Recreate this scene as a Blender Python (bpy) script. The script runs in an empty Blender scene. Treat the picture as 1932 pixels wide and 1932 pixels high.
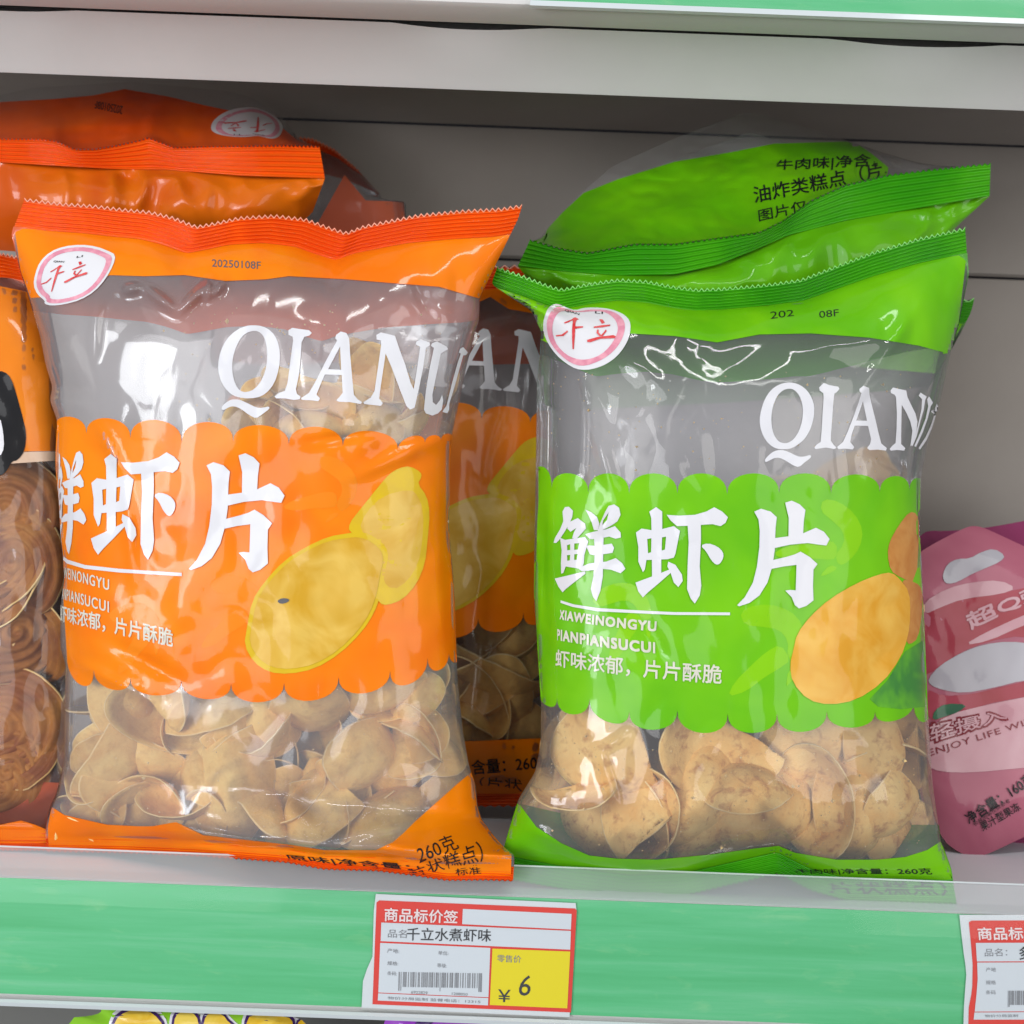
import bpy, bmesh, math, random
from mathutils import Vector, Matrix, noise
from mathutils.bvhtree import BVHTree
from mathutils.geometry import tessellate_polygon

S = bpy.context.scene
COL = S.collection
# ------------------------------------------------------------------ camera
F = 2072.0                       # focal length measured in 1932-px picture units
ROLL = math.radians(2.15)
CAM = Vector((0, -0.5, 0))
RIGHT = Vector((math.cos(ROLL), 0, math.sin(ROLL)))
UP = Vector((-math.sin(ROLL), 0, math.cos(ROLL)))
FWD = Vector((0, 1, 0))
cd = bpy.data.cameras.new('camera'); cam = bpy.data.objects.new('camera', cd); COL.objects.link(cam)
cd.sensor_width = 36; cd.lens = 36 * F / 1932; cd.clip_start = 0.01; cd.clip_end = 50
cam.matrix_world = Matrix(((RIGHT.x, UP.x, -FWD.x, CAM.x), (RIGHT.y, UP.y, -FWD.y, CAM.y),
                           (RIGHT.z, UP.z, -FWD.z, CAM.z), (0, 0, 0, 1)))
cd.dof.use_dof = True; cd.dof.focus_distance = 0.50; cd.dof.aperture_fstop = 13
S.camera = cam
# ------------------------------------------------------------------ world, lamps, exposure
w = bpy.data.worlds.new('World'); S.world = w; w.use_nodes = True
bg = w.node_tree.nodes['Background']; bg.inputs[0].default_value = (.92, .94, 1, 1); bg.inputs[1].default_value = 0.26

def area(name, loc, target, sx, sy, radiance, color=(1, 1, 1)):
    l = bpy.data.lights.new(name, 'AREA'); l.shape = 'RECTANGLE'; l.size = sx; l.size_y = sy
    l.energy = radiance * sx * sy * math.pi; l.color = color
    o = bpy.data.objects.new(name, l); COL.objects.link(o); o.location = loc
    o.rotation_euler = (Vector(target) - Vector(loc)).to_track_quat('-Z', 'Y').to_euler()
    return o
area('window_light', (-1.0, -1.9, 0.12), (0, 0.05, 0), 1.1, 1.4, 3.7, (.98, .985, 1))
area('shopfront_light', (1.45, -2.0, 0.2), (0, 0.05, 0), 1.3, 1.6, 2.9, (1, .975, .93))
area('added_highlight_lamp', (0.3, -0.9, 1.5), (0, 0, 0), 1.2, 0.10, 20, (1, 1, .97))  # added overhead lamp, gives the films their highlights
area('bright_window_pane', (-1.10, -1.22, 0.10), (-.17, 0, 0.05), 0.42, 0.50, 12, (.93, .96, 1))
vs = S.view_settings
vs.view_transform = 'Standard'; vs.look = 'None'; vs.exposure = 0.2; vs.gamma = 1; vs.use_curve_mapping = False
S.render.film_transparent = False
cy = S.cycles
cy.max_bounces = 10; cy.transparent_max_bounces = 40; cy.diffuse_bounces = 3; cy.glossy_bounces = 3
cy.use_denoising = True; cy.use_adaptive_sampling = True; cy.adaptive_threshold = .02; cy.caustics_reflective = False; cy.caustics_refractive = False

# ------------------------------------------------------------------ helpers
def pix(px, py, Y):
    d = FWD + RIGHT * ((px - 966) / F) + UP * ((966 - py) / F)
    return CAM + d * (Y + 0.5)

def ray(px, py):
    return (FWD + RIGHT * ((px - 966) / F) + UP * ((966 - py) / F)).normalized()

def srgb(r, g, b):
    f = lambda c: (c / 255 / 12.92) if c / 255 <= .04045 else ((c / 255 + .055) / 1.055) ** 2.4
    return (f(r), f(g), f(b), 1)

def empty(name, loc, label=None, cat=None, group=None):
    o = bpy.data.objects.new(name, None); o.location = loc; o.empty_display_size = .02; COL.objects.link(o)
    tag(o, label, cat, group); return o

def tag(o, label=None, cat=None, group=None, kind=None):
    if label: o['label'] = label
    if cat: o['category'] = cat
    if group: o['group'] = group
    if kind: o['kind'] = kind
    return o

def mesh_obj(name, verts, faces, mat, parent=None, smooth=True, world=None):
    """verts in world space; the object sits at its parent's place (or its own base)"""
    base = Vector((0, 0, 0)); p = parent
    while p is not None: base += Vector(p.location); p = p.parent
    if parent is None:
        vs_ = [Vector(v) for v in verts]
        mn = Vector((sum(v.x for v in vs_) / len(vs_), sum(v.y for v in vs_) / len(vs_), min(v.z for v in vs_)))
        base = mn
    me = bpy.data.meshes.new(name)
    me.from_pydata([tuple(Vector(v) - base) for v in verts], [], faces)
    me.materials.append(mat)
    if smooth: me.polygons.foreach_set('use_smooth', [True] * len(me.polygons))
    me.update()
    o = bpy.data.objects.new(name, me); COL.objects.link(o)
    if parent is not None: o.parent = parent
    else: o.location = base
    return o

# ------------------------------------------------------------------ materials
def newmat(name):
    m = bpy.data.materials.new(name); m.use_nodes = True
    nt = m.node_tree; nt.nodes.clear(); return m, nt

def N(nt, typ, **kw):
    n = nt.nodes.new(typ)
    for k, v in kw.items():
        if k.startswith('i_'):
            key = k[2:].replace('_', ' ')
            n.inputs[key].default_value = v
        else: setattr(n, k, v)
    return n

def ramp(nt, fac, stops):
    r = nt.nodes.new('ShaderNodeValToRGB')
    while len(r.color_ramp.elements) < len(stops): r.color_ramp.elements.new(.5)
    for e, (p, c) in zip(r.color_ramp.elements, stops): e.position = p; e.color = c
    nt.links.new(fac, r.inputs[0]); return r.outputs[0]

def mixc(nt, fac, a, b, mode='MIX'):
    m = nt.nodes.new('ShaderNodeMix'); m.data_type = 'RGBA'; m.blend_type = mode
    if isinstance(fac, float): m.inputs[0].default_value = fac
    else: nt.links.new(fac, m.inputs[0])
    for i, s in ((6, a), (7, b)):
        if isinstance(s, tuple): m.inputs[i].default_value = s
        else: nt.links.new(s, m.inputs[i])
    return m.outputs[2]

def coords(nt, scale=(1, 1, 1)):
    tc = nt.nodes.new('ShaderNodeTexCoord'); mp = nt.nodes.new('ShaderNodeMapping')
    mp.inputs['Scale'].default_value = scale
    nt.links.new(tc.outputs['Object'], mp.inputs[0]); return mp.outputs[0]

def ntex(nt, vec, scale, detail=3, rough=.5, dist=0.0, typ='FBM'):
    n = nt.nodes.new('ShaderNodeTexNoise'); n.inputs['Scale'].default_value = scale
    n.inputs['Detail'].default_value = detail; n.inputs['Roughness'].default_value = rough
    n.inputs['Distortion'].default_value = dist
    nt.links.new(vec, n.inputs['Vector']); return n.outputs[0]

def crinkle(nt, strength, dist=.001, lines=0.0):
    """film wrinkles: large soft facets plus fine stretched ones"""
    v = coords(nt)
    a = ntex(nt, v, 15, 2, .45, .8)
    vo = nt.nodes.new('ShaderNodeTexVoronoi'); vo.feature = 'SMOOTH_F1'; vo.inputs['Scale'].default_value = 22
    vo.inputs['Smoothness'].default_value = .35
    nt.links.new(coords(nt, (1, 1, .55)), vo.inputs['Vector'])
    mx = nt.nodes.new('ShaderNodeMath'); mx.operation = 'ADD'
    m2 = nt.nodes.new('ShaderNodeMath'); m2.operation = 'MULTIPLY'; m2.inputs[1].default_value = .8
    nt.links.new(vo.outputs[0], m2.inputs[0])
    nt.links.new(a, mx.inputs[0]); nt.links.new(m2.outputs[0], mx.inputs[1])
    fn_ = ntex(nt, v, 120, 3, .6, .5)
    m3 = nt.nodes.new('ShaderNodeMath'); m3.operation = 'MULTIPLY_ADD'; m3.inputs[1].default_value = .09
    nt.links.new(fn_, m3.inputs[0]); nt.links.new(mx.outputs[0], m3.inputs[2]); mx = m3
    if lines:
        dn = nt.nodes.new('ShaderNodeTexNoise'); dn.inputs['Scale'].default_value = 30; dn.inputs['Detail'].default_value = 2
        nt.links.new(v, dn.inputs['Vector'])
        va = nt.nodes.new('ShaderNodeVectorMath'); va.operation = 'MULTIPLY_ADD'; va.inputs[1].default_value = (.022, .022, .022)
        nt.links.new(dn.outputs['Color'], va.inputs[0]); nt.links.new(coords(nt, (1, 1, .6)), va.inputs[2])
        ve = nt.nodes.new('ShaderNodeTexVoronoi'); ve.feature = 'DISTANCE_TO_EDGE'; ve.inputs['Scale'].default_value = 26
        nt.links.new(va.outputs[0], ve.inputs['Vector'])
        mr = nt.nodes.new('ShaderNodeMapRange'); mr.interpolation_type = 'SMOOTHSTEP'; mr.inputs[1].default_value = 0; mr.inputs[2].default_value = .07
        mr.inputs[3].default_value = 1; mr.inputs[4].default_value = 0
        nt.links.new(ve.outputs[0], mr.inputs[0])
        nm = ntex(nt, coords(nt), 14, 2, .5)
        nr = nt.nodes.new('ShaderNodeMapRange'); nr.inputs[1].default_value = .42; nr.inputs[2].default_value = .62
        nt.links.new(nm, nr.inputs[0])
        mm = nt.nodes.new('ShaderNodeMath'); mm.operation = 'MULTIPLY'; nt.links.new(mr.outputs[0], mm.inputs[0]); nt.links.new(nr.outputs[0], mm.inputs[1])
        m4 = nt.nodes.new('ShaderNodeMath'); m4.operation = 'MULTIPLY_ADD'; m4.inputs[1].default_value = lines
        nt.links.new(mm.outputs[0], m4.inputs[0]); nt.links.new(mx.outputs[0], m4.inputs[2]); mx = m4
    b = nt.nodes.new('ShaderNodeBump'); b.inputs['Strength'].default_value = strength
    b.inputs['Distance'].default_value = dist * .55
    nt.links.new(mx.outputs[0], b.inputs['Height']); return b.outputs[0]

def mat_film(name, haze=.07, tint=(.97, .97, .98, 1), hazec=(.86, .86, .9, 1), refl=2.0, bump=.55, rough=.07):
    m, nt = newmat(name)
    out = N(nt, 'ShaderNodeOutputMaterial')
    tr = N(nt, 'ShaderNodeBsdfTransparent'); tr.inputs[0].default_value = tint
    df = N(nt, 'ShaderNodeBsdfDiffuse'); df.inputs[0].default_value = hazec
    gl = N(nt, 'ShaderNodeBsdfGlossy'); gl.inputs['Roughness'].default_value = rough
    bn = crinkle(nt, bump, lines=(.35 if bump > .3 else 0))
    nt.links.new(bn, gl.inputs['Normal'])
    fr = N(nt, 'ShaderNodeFresnel'); fr.inputs[0].default_value = 1.45; nt.links.new(bn, fr.inputs['Normal'])
    mu = N(nt, 'ShaderNodeMath', operation='MULTIPLY', use_clamp=True); mu.inputs[1].default_value = refl
    nt.links.new(fr.outputs[0], mu.inputs[0])
    mn = N(nt, 'ShaderNodeMath', operation='MINIMUM'); mn.inputs[1].default_value = .8
    nt.links.new(mu.outputs[0], mn.inputs[0])
    x1 = N(nt, 'ShaderNodeMixShader'); x1.inputs[0].default_value = haze  # white diffuse film haze, on bags also in place of reflected shopfront
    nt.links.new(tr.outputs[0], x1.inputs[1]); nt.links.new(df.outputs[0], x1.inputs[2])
    x2 = N(nt, 'ShaderNodeMixShader'); nt.links.new(mn.outputs[0], x2.inputs[0])
    nt.links.new(x1.outputs[0], x2.inputs[1]); nt.links.new(gl.outputs[0], x2.inputs[2])
    nt.links.new(x2.outputs[0], out.inputs[0]); return m

def mat_print(name, c1, c2=None, rough=.42, coat=.36, bump=.5, alpha=1.0, nscale=16, spec=.12):
    m, nt = newmat(name)
    out = N(nt, 'ShaderNodeOutputMaterial'); p = N(nt, 'ShaderNodeBsdfPrincipled')
    if c2 is None: p.inputs['Base Color'].default_value = c1
    else:
        f = ntex(nt, coords(nt), nscale, 3, .55, .6)
        nt.links.new(ramp(nt, f, [(.38, c1), (.64, c2)]), p.inputs['Base Color'])
    p.inputs['Roughness'].default_value = rough; p.inputs['Specular IOR Level'].default_value = spec
    p.inputs['Coat Weight'].default_value = coat; p.inputs['Coat Roughness'].default_value = .07
    if bump:
        bn = crinkle(nt, bump); nt.links.new(bn, p.inputs['Coat Normal']); nt.links.new(bn, p.inputs['Normal'])
    if alpha < 1:
        tr = N(nt, 'ShaderNodeBsdfTransparent'); x = N(nt, 'ShaderNodeMixShader'); x.inputs[0].default_value = alpha
        nt.links.new(tr.outputs[0], x.inputs[1]); nt.links.new(p.outputs[0], x.inputs[2])
        nt.links.new(x.outputs[0], out.inputs[0])
    else: nt.links.new(p.outputs[0], out.inputs[0])
    return m

def mat_simple(name, c, rough=.5, spec=.4, coat=0, c2=None, nscale=30, metallic=0, stretch=(1, 1, 1), bump=0):
    m, nt = newmat(name)
    out = N(nt, 'ShaderNodeOutputMaterial'); p = N(nt, 'ShaderNodeBsdfPrincipled')
    p.inputs['Base Color'].default_value = c
    if c2 is not None:
        f = ntex(nt, coords(nt, stretch), nscale, 5, .6, .3)
        nt.links.new(ramp(nt, f, [(.35, c), (.65, c2)]), p.inputs['Base Color'])
    if bump:
        f = ntex(nt, coords(nt), 400, 4, .6); b = N(nt, 'ShaderNodeBump'); b.inputs['Strength'].default_value = bump
        b.inputs['Distance'].default_value = .0004
        nt.links.new(f, b.inputs['Height']); nt.links.new(b.outputs[0], p.inputs['Normal'])
    p.inputs['Roughness'].default_value = rough; p.inputs['Specular IOR Level'].default_value = spec
    p.inputs['Coat Weight'].default_value = coat; p.inputs['Coat Roughness'].default_value = .08
    p.inputs['Metallic'].default_value = metallic
    nt.links.new(p.outputs[0], out.inputs[0]); return m

def mat_chip(name, base, light, dark, spots):
    m, nt = newmat(name)
    out = N(nt, 'ShaderNodeOutputMaterial'); p = N(nt, 'ShaderNodeBsdfPrincipled')
    v = coords(nt)
    oi = N(nt, 'ShaderNodeObjectInfo')
    ad = N(nt, 'ShaderNodeVectorMath', operation='ADD'); nt.links.new(v, ad.inputs[0])
    cb = N(nt, 'ShaderNodeCombineXYZ'); nt.links.new(oi.outputs['Random'], cb.inputs[0]); nt.links.new(oi.outputs['Random'], cb.inputs[2])
    nt.links.new(cb.outputs[0], ad.inputs[1]); v = ad.outputs[0]
    f = ntex(nt, v, 45, 5, .6, .4)
    c = ramp(nt, f, [(.33, base), (.62, light)])
    g = ntex(nt, v, 170, 3, .6, .3)
    c = mixc(nt, ramp(nt, g, [(.52, (0, 0, 0, 1)), (.72, (spots, spots, spots, 1))]), c, dark)
    h = ntex(nt, v, 60, 4, .7, .9)
    c = mixc(nt, ramp(nt, h, [(.60, (0, 0, 0, 1)), (.72, (spots, spots, spots, 1))]), c, dark)
    nt.links.new(c, p.inputs['Base Color'])
    p.inputs['Roughness'].default_value = .62; p.inputs['Specular IOR Level'].default_value = .25
    p.inputs['Subsurface Weight'].default_value = .0
    b = N(nt, 'ShaderNodeBump'); b.inputs['Strength'].default_value = .8; b.inputs['Distance'].default_value = .0008
    k = ntex(nt, v, 190, 6, .72); nt.links.new(k, b.inputs['Height']); nt.links.new(b.outputs[0], p.inputs['Normal'])
    nt.links.new(p.outputs[0], out.inputs[0]); return m

M = {}
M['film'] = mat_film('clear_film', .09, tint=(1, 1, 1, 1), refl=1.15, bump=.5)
M['film_haze_sheen'] = mat_film('clear_film_haze_sheen', .15, tint=(1, 1, 1, 1), hazec=(.88, .86, .9, 1), refl=1.5, bump=.42, rough=.11)  # white haze of the film, raised to stand for reflected sky and shopfront
M['film_back'] = mat_film('clear_film_rear', .32, hazec=(.82, .80, .84, 1), refl=1.2)  # extra haze paints the clear windows lighter behind the chips
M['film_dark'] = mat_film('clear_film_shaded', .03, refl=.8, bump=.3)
OR1, OR2 = (.84, .165, .001, 1), (.86, .23, .001, 1)
GR1, GR2 = (.115, .44, .003, 1), (.175, .53, .003, 1)
M['orange'] = mat_print('orange_print', OR1, OR2)
M['orange_seal'] = mat_print('orange_seal_film', (.74, .075, .002, 1), (.84, .11, .003, 1), bump=.1, coat=.35)
M['orange_back'] = mat_print('orange_back_print', (.72, .14, .06, 1), None, alpha=.8, bump=.2)
M['edge_orange'] = mat_simple('orange_edge_highlight', (.80, .32, .20, 1), .4, .5)  # pale cut edge with its whitish highlight painted in
M['edge_green'] = mat_simple('green_edge_highlight', (.20, .62, .12, 1), .4, .5)
M['orange_deep'] = mat_print('orange_shaded_print', (.58, .085, .003, 1), (.70, .15, .004, 1))  # underside shade put into a darker orange print
M['green_deep'] = mat_print('green_shaded_print', (.085, .36, .003, 1), (.13, .46, .004, 1))  # darker copy of the green print, shade of the underside painted in
M['green'] = mat_print('green_print', GR1, GR2)
M['green_seal'] = mat_print('green_seal_film', (.035, .30, .004, 1), (.07, .40, .005, 1), bump=.1, coat=.35)
M['green_back'] = mat_print('green_back_print', (.10, .36, .05, 1), None, alpha=.8, bump=.2)
M['white_ink'] = mat_print('white_ink', (.69, .69, .73, 1), None, bump=.35)
M['small_ink'] = mat_print('thin_white_ink', (.74, .72, .62, 1), None, bump=.3, alpha=.85)
M['black_ink'] = mat_print('black_ink', (.012, .012, .014, 1), None, bump=.2, coat=.3)
M['grey_ink'] = mat_simple('grey_ink', (.10, .10, .11, 1))
M['shrimp_o'] = mat_print('pale_orange_motif', (.96, .27, .01, 1), None, alpha=.8)
M['shrimp_g'] = mat_print('pale_green_motif', (.27, .66, .006, 1), None, alpha=.8)
M['logo_white'] = mat_print('logo_white', (.70, .70, .73, 1), None, bump=.2)
M['logo_pink'] = mat_print('logo_pink_ring', (.66, .24, .33, 1), (.78, .36, .44, 1), bump=.2, nscale=220)
M['logo_red'] = mat_print('logo_red_ink', (.60, .035, .04, 1), (.72, .12, .12, 1), bump=.2, nscale=200)
M['pic_yellow'] = mat_print('picture_yellow', (.60, .33, .02, 1), (.72, .47, .09, 1), nscale=45)
M['pic_rim'] = mat_print('picture_yellow_rim', (.68, .46, .012, 1), (.64, .42, .02, 1), nscale=90)
M['pic_tan'] = mat_print('picture_tan', (.68, .32, .025, 1), (.75, .44, .08, 1), nscale=50)
M['pic_brown'] = mat_print('picture_brown', (.50, .19, .04, 1), (.58, .27, .07, 1), nscale=80)
M['pic_leaf'] = mat_print('picture_leaf', (.05, .22, .04, 1), (.14, .46, .02, 1), nscale=40)
M['chip_a'] = mat_chip('fried_chip_golden', (.80, .42, .085, 1), (.95, .63, .19, 1), (.55, .25, .05, 1), .4)
M['chip_b'] = mat_chip('fried_chip_tan', (.84, .45, .11, 1), (.96, .65, .23, 1), (.46, .16, .035, 1), .8)
M['chip_rim'] = mat_chip('fried_chip_rim', (.90, .58, .20, 1), (.98, .74, .36, 1), (.55, .25, .06, 1), .3)
M['chip_c'] = mat_chip('spiral_chip_brown', (.24, .062, .014, 1), (.46, .185, .035, 1), (.20, .07, .02, 1), .5)
M['metal'] = mat_simple('shelf_paint', (.58, .565, .55, 1), .45, .4, c2=(.63, .615, .60, 1), nscale=6, bump=.12)
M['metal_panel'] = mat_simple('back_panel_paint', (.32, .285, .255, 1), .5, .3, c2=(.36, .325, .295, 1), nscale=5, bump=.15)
M['deck'] = mat_simple('shelf_deck_paint', (.68, .69, .74, 1), .4, .4, c2=(.72, .73, .78, 1), nscale=8)
M['dark'] = mat_simple('cavity_shade', (.02, .02, .025, 1), .9, .1)  # near-black colour paints the shade seen through slot and joints
M['rear_dark'] = mat_simple('lower_bay_panel', (.16, .16, .15, 1), .8, .1)

def mat_strip():
    m, nt = newmat('green_price_strip')
    out = N(nt, 'ShaderNodeOutputMaterial'); p = N(nt, 'ShaderNodeBsdfPrincipled')
    f = ntex(nt, coords(nt, (1.6, 1, 34)), 3.2, 6, .62, .25)
    c = ramp(nt, f, [(.28, (.055, .41, .145, 1)), (.5, (.085, .47, .195, 1)), (.66, (.14, .51, .255, 1)), (.8, (.21, .54, .32, 1))])
    g = ntex(nt, coords(nt, (8, 1, 25)), 6, 4, .6, .5)
    c = mixc(nt, ramp(nt, g, [(.58, (0, 0, 0, 1)), (.85, (.4, .4, .4, 1))]), c, (.30, .60, .28, 1))
    nt.links.new(c, p.inputs['Base Color']); p.inputs['Roughness'].default_value = .5
    nt.links.new(p.outputs[0], out.inputs[0]); return m
M['strip'] = mat_strip()
M['cover'] = mat_film('clear_rail_cover', .025, tint=(.95, .97, .97, 1), hazec=(.75, .8, .82, 1), refl=.35, bump=.03)
M['lip'] = mat_film('milky_cover_lip', .30, tint=(.93, .96, .96, 1), hazec=(.72, .78, .80, 1), refl=.5, bump=.03)
M['cover_edge'] = mat_simple('rail_cover_edge', (.62, .68, .70, 1), .15, .6, coat=1)
M['paper'] = mat_simple('tag_paper', (.64, .66, .69, 1), .5)
M['paper_box'] = mat_simple('tag_white', (.61, .64, .69, 1), .5)
M['tag_red'] = mat_simple('tag_red', (.72, .035, .02, 1), .45, c2=(.66, .04, .03, 1), nscale=20)
M['tag_yellow'] = mat_simple('tag_yellow', (.76, .62, .0, 1), .45)
M['tag_text'] = mat_simple('tag_black_text', (.03, .03, .035, 1), .5)
M['tag_grey'] = mat_simple('tag_grey_text', (.22, .22, .24, 1), .5)
M['tag_white_text'] = mat_simple('tag_white_text', (.8, .66, .67, 1), .5)

# ------------------------------------------------------------------ curves, sheets
def resample(pts, n):
    pts = [Vector((p[0], p[1])) for p in pts]
    L = [0]
    for a, b in zip(pts, pts[1:]): L.append(L[-1] + (b - a).length)
    out = []; j = 0
    for i in range(n + 1):
        s = L[-1] * i / n
        while j < len(L) - 2 and L[j + 1] < s: j += 1
        d = (s - L[j]) / max(1e-9, L[j + 1] - L[j])
        out.append(pts[j].lerp(pts[j + 1], d))
    for _ in range(max(1, n // 90)):
        out = [out[0]] + [(out[i - 1] + out[i] * 2 + out[i + 1]) / 4 for i in range(1, n)] + [out[-1]]
    return out

class Sheet:
    """a surface spanned by four traced edges, with depth(u, t, px, py)"""
    def __init__(self, top, bottom, left, right, nu, nt_, depth, warp=None):
        T = resample(top, nu); B = resample(bottom, nu); Lf = resample(left, nt_); Rt = resample(right, nt_)
        c00, c10, c01, c11 = T[0], T[-1], B[0], B[-1]
        self.nu, self.nt = nu, nt_; self.P = []; self.V = []
        for j in range(nt_ + 1):
            t = j / nt_
            for i in range(nu + 1):
                u = i / nu
                if warp: u_ = warp(u); 
                p = (T[i] * (1 - t) + B[i] * t) + (Lf[j] * (1 - u) + Rt[j] * u) - \
                    (c00 * (1 - u) * (1 - t) + c10 * u * (1 - t) + c01 * (1 - u) * t + c11 * u * t)
                self.P.append((p.x, p.y)); self.V.append(pix(p.x, p.y, depth(u, t, p.x, p.y)))
        self.depthf = depth
    def faces(self, j0=0, j1=None, flip=False):
        j1 = self.nt if j1 is None else j1; n = self.nu + 1; f = []
        for j in range(j0, j1):
            for i in range(self.nu):
                q = (j * n + i, (j + 1) * n + i, (j + 1) * n + i + 1, j * n + i + 1)
                f.append(q[::-1] if flip else q)
        return f
    def rows(self, j0, j1):
        n = self.nu + 1
        return self.V[j0 * n:(j1 + 1) * n], Sheet._f(self.nu, j1 - j0)
    @staticmethod
    def _f(nu, nr):
        n = nu + 1
        return [(j * n + i, (j + 1) * n + i, (j + 1) * n + i + 1, j * n + i + 1) for j in range(nr) for i in range(nu)]
    def bvh(self):
        self._b = BVHTree.FromPolygons([tuple(v) for v in self.V], self.faces()); return self._b

def drape(bvh, px, py, off, fallbackY):
    r = ray(px, py); h = bvh.ray_cast(CAM, r)
    if h[0] is not None: return h[0] - r * off
    p = pix(px, py, fallbackY); q = bvh.find_nearest(p)
    return (q[0] - r * off) if q[0] is not None else p

def poly2d(loops):
    """loops: [outer, hole, ...] -> verts, tris"""
    loops = [[Vector((x, y, 0)) for x, y in l] for l in loops]
    flat = [v for l in loops for v in l]
    return flat, tessellate_polygon(loops)

def smoothloop(pts, k=1):
    """one round of corner cutting (Chaikin) keeps traced outlines soft"""
    for _ in range(k):
        out = []; n = len(pts)
        for i in range(n):
            a, b = pts[i], pts[(i + 1) % n]
            out += [(a[0] * .75 + b[0] * .25, a[1] * .75 + b[1] * .25), (a[0] * .25 + b[0] * .75, a[1] * .25 + b[1] * .75)]
        pts = out
    return pts

def print_part(name, shapes, mat, parent, bvh, off, fallbackY, cell=8, xf=None, clip=None):
    """shapes: list of (verts2d, tris) or loop lists; draped over a bag surface as one mesh part"""
    bm = bmesh.new()
    for k, sh in enumerate(shapes):
        vs_, ts = sh if (isinstance(sh, tuple)) else poly2d(sh)
        b2 = bmesh.new(); lay = []
        for v in vs_:
            x, y = v[0], v[1]
            if xf: x, y = xf(x, y)
            lay.append(b2.verts.new((x, y, 0)))
        for t in ts:
            try: b2.faces.new([lay[i] for i in t])
            except ValueError: pass
        xs = [v.co.x for v in b2.verts]; ys = [v.co.y for v in b2.verts]
        if not xs: continue
        for ax, lo, hi in ((0, min(xs), max(xs)), (1, min(ys), max(ys))):
            c = math.ceil(lo / cell) * cell
            while c < hi:
                co = (c, 0, 0) if ax == 0 else (0, c, 0); no = (1, 0, 0) if ax == 0 else (0, 1, 0)
                bmesh.ops.bisect_plane(b2, geom=b2.verts[:] + b2.edges[:] + b2.faces[:], dist=1e-4, plane_co=co, plane_no=no)
                c += cell
        if clip:
            dead = [f for f in b2.faces if not clip(*f.calc_center_median().xy)]
            bmesh.ops.delete(b2, geom=dead, context='FACES')
        o2 = off + k * 1.5e-5
        isl = {}
        if isinstance(sh, tuple):                # each glyph copy sits a hair above the last
            for v in b2.verts:
                if v in isl: continue
                st_ = [v]; isl[v] = len(set(isl.values())) % 24 if len(isl) < 1 else (max(isl.values()) + 1)
                while st_:
                    a_ = st_.pop()
                    for e_ in a_.link_edges:
                        o_v = e_.other_vert(a_)
                        if o_v not in isl: isl[o_v] = isl[v]; st_.append(o_v)
        for v in b2.verts:
            v.co = drape(bvh, v.co.x, v.co.y, o2 + (isl[v] % 61) * 2.1e-6 if isl else o2, fallbackY)
        tmp = bpy.data.meshes.new('tmp'); b2.to_mesh(tmp); b2.free(); bm.from_mesh(tmp); bpy.data.meshes.remove(tmp)
    for f in bm.faces:
        if f.normal.dot(f.calc_center_median() - CAM) > 0: f.normal_flip()
    vv = [v.co.copy() for v in bm.verts]; bm.verts.index_update(); ff = [[v.index for v in f.verts] for f in bm.faces]
    bm.free()
    return mesh_obj(name, vv, ff, mat, parent)

_tc = {}
def text_mesh(body, bold=0.0, space=1.0):
    key = (body, bold, space)
    if key in _tc: return _tc[key]
    c = bpy.data.curves.new('t', 'FONT'); c.body = body; c.size = 1; c.offset = bold; c.space_character = space
    c.resolution_u = 3; c.fill_mode = 'FRONT'
    o = bpy.data.objects.new('t', c); COL.objects.link(o)
    dg = bpy.context.evaluated_depsgraph_get(); dg.update()
    me = bpy.data.meshes.new_from_object(o.evaluated_get(dg))
    vs_ = [v.co.copy() for v in me.vertices]; fs = [tuple(p.vertices) for p in me.polygons]
    bpy.data.objects.remove(o); bpy.data.curves.remove(c); bpy.data.meshes.remove(me)
    x0 = min(v.x for v in vs_); x1 = max(v.x for v in vs_); y0 = min(v.y for v in vs_); y1 = max(v.y for v in vs_)
    vs_ = [((v.x - x0) / (x1 - x0), 1 - (v.y - y0) / (y1 - y0)) for v in vs_]
    _tc[key] = (vs_, fs); return _tc[key]

class Glyphs(tuple): pass
def text_quad(body, TL, TR, BL, BR, bold=0.0, uexp=1.0, sag=0.0, space=1.0, flip=False):
    vs_, fs = text_mesh(body, 0.0, space); out = []
    if bold:     # heavier strokes: the same glyphs stepped a little to each side
        H = math.hypot(TL[0] - BL[0], TL[1] - BL[1]); Wd = math.hypot(TL[0] - TR[0], TL[1] - TR[1])
        k = bold * 1.1; ku, kv = k * H / Wd, k
        st = [(-ku, 0), (ku, 0), (0, kv), (0, -kv)] + ([(ku, kv), (-ku, -kv), (ku, -kv), (-ku, kv)] if bold > .04 else [])
        n0 = len(vs_); vs0 = vs_; vs_ = []; f0 = fs; fs = []
        for m_, (a, b) in enumerate(st):
            vs_ += [(min(1, max(0, u + a)), v + b) for u, v in vs0]; fs += [tuple(i + m_ * n0 for i in f) for f in f0]
    for u, v in vs_:
        if flip: u, v = 1 - u, 1 - v
        u = u ** uexp if u > 0 else 0
        x = (TL[0] * (1 - u) + TR[0] * u) * (1 - v) + (BL[0] * (1 - u) + BR[0] * u) * v
        y = (TL[1] * (1 - u) + TR[1] * u) * (1 - v) + (BL[1] * (1 - u) + BR[1] * u) * v + sag * 4 * u * (1 - u)
        out.append((x, y))
    g_ = Glyphs((out, fs)); g_.n0 = n0 if bold else len(out); return g_

def box_quad(x, y, w_, h_, sl=.035):
    return (x, y), (x + w_, y + w_ * sl), (x, y + h_), (x + w_, y + h_ + w_ * sl)

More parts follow.
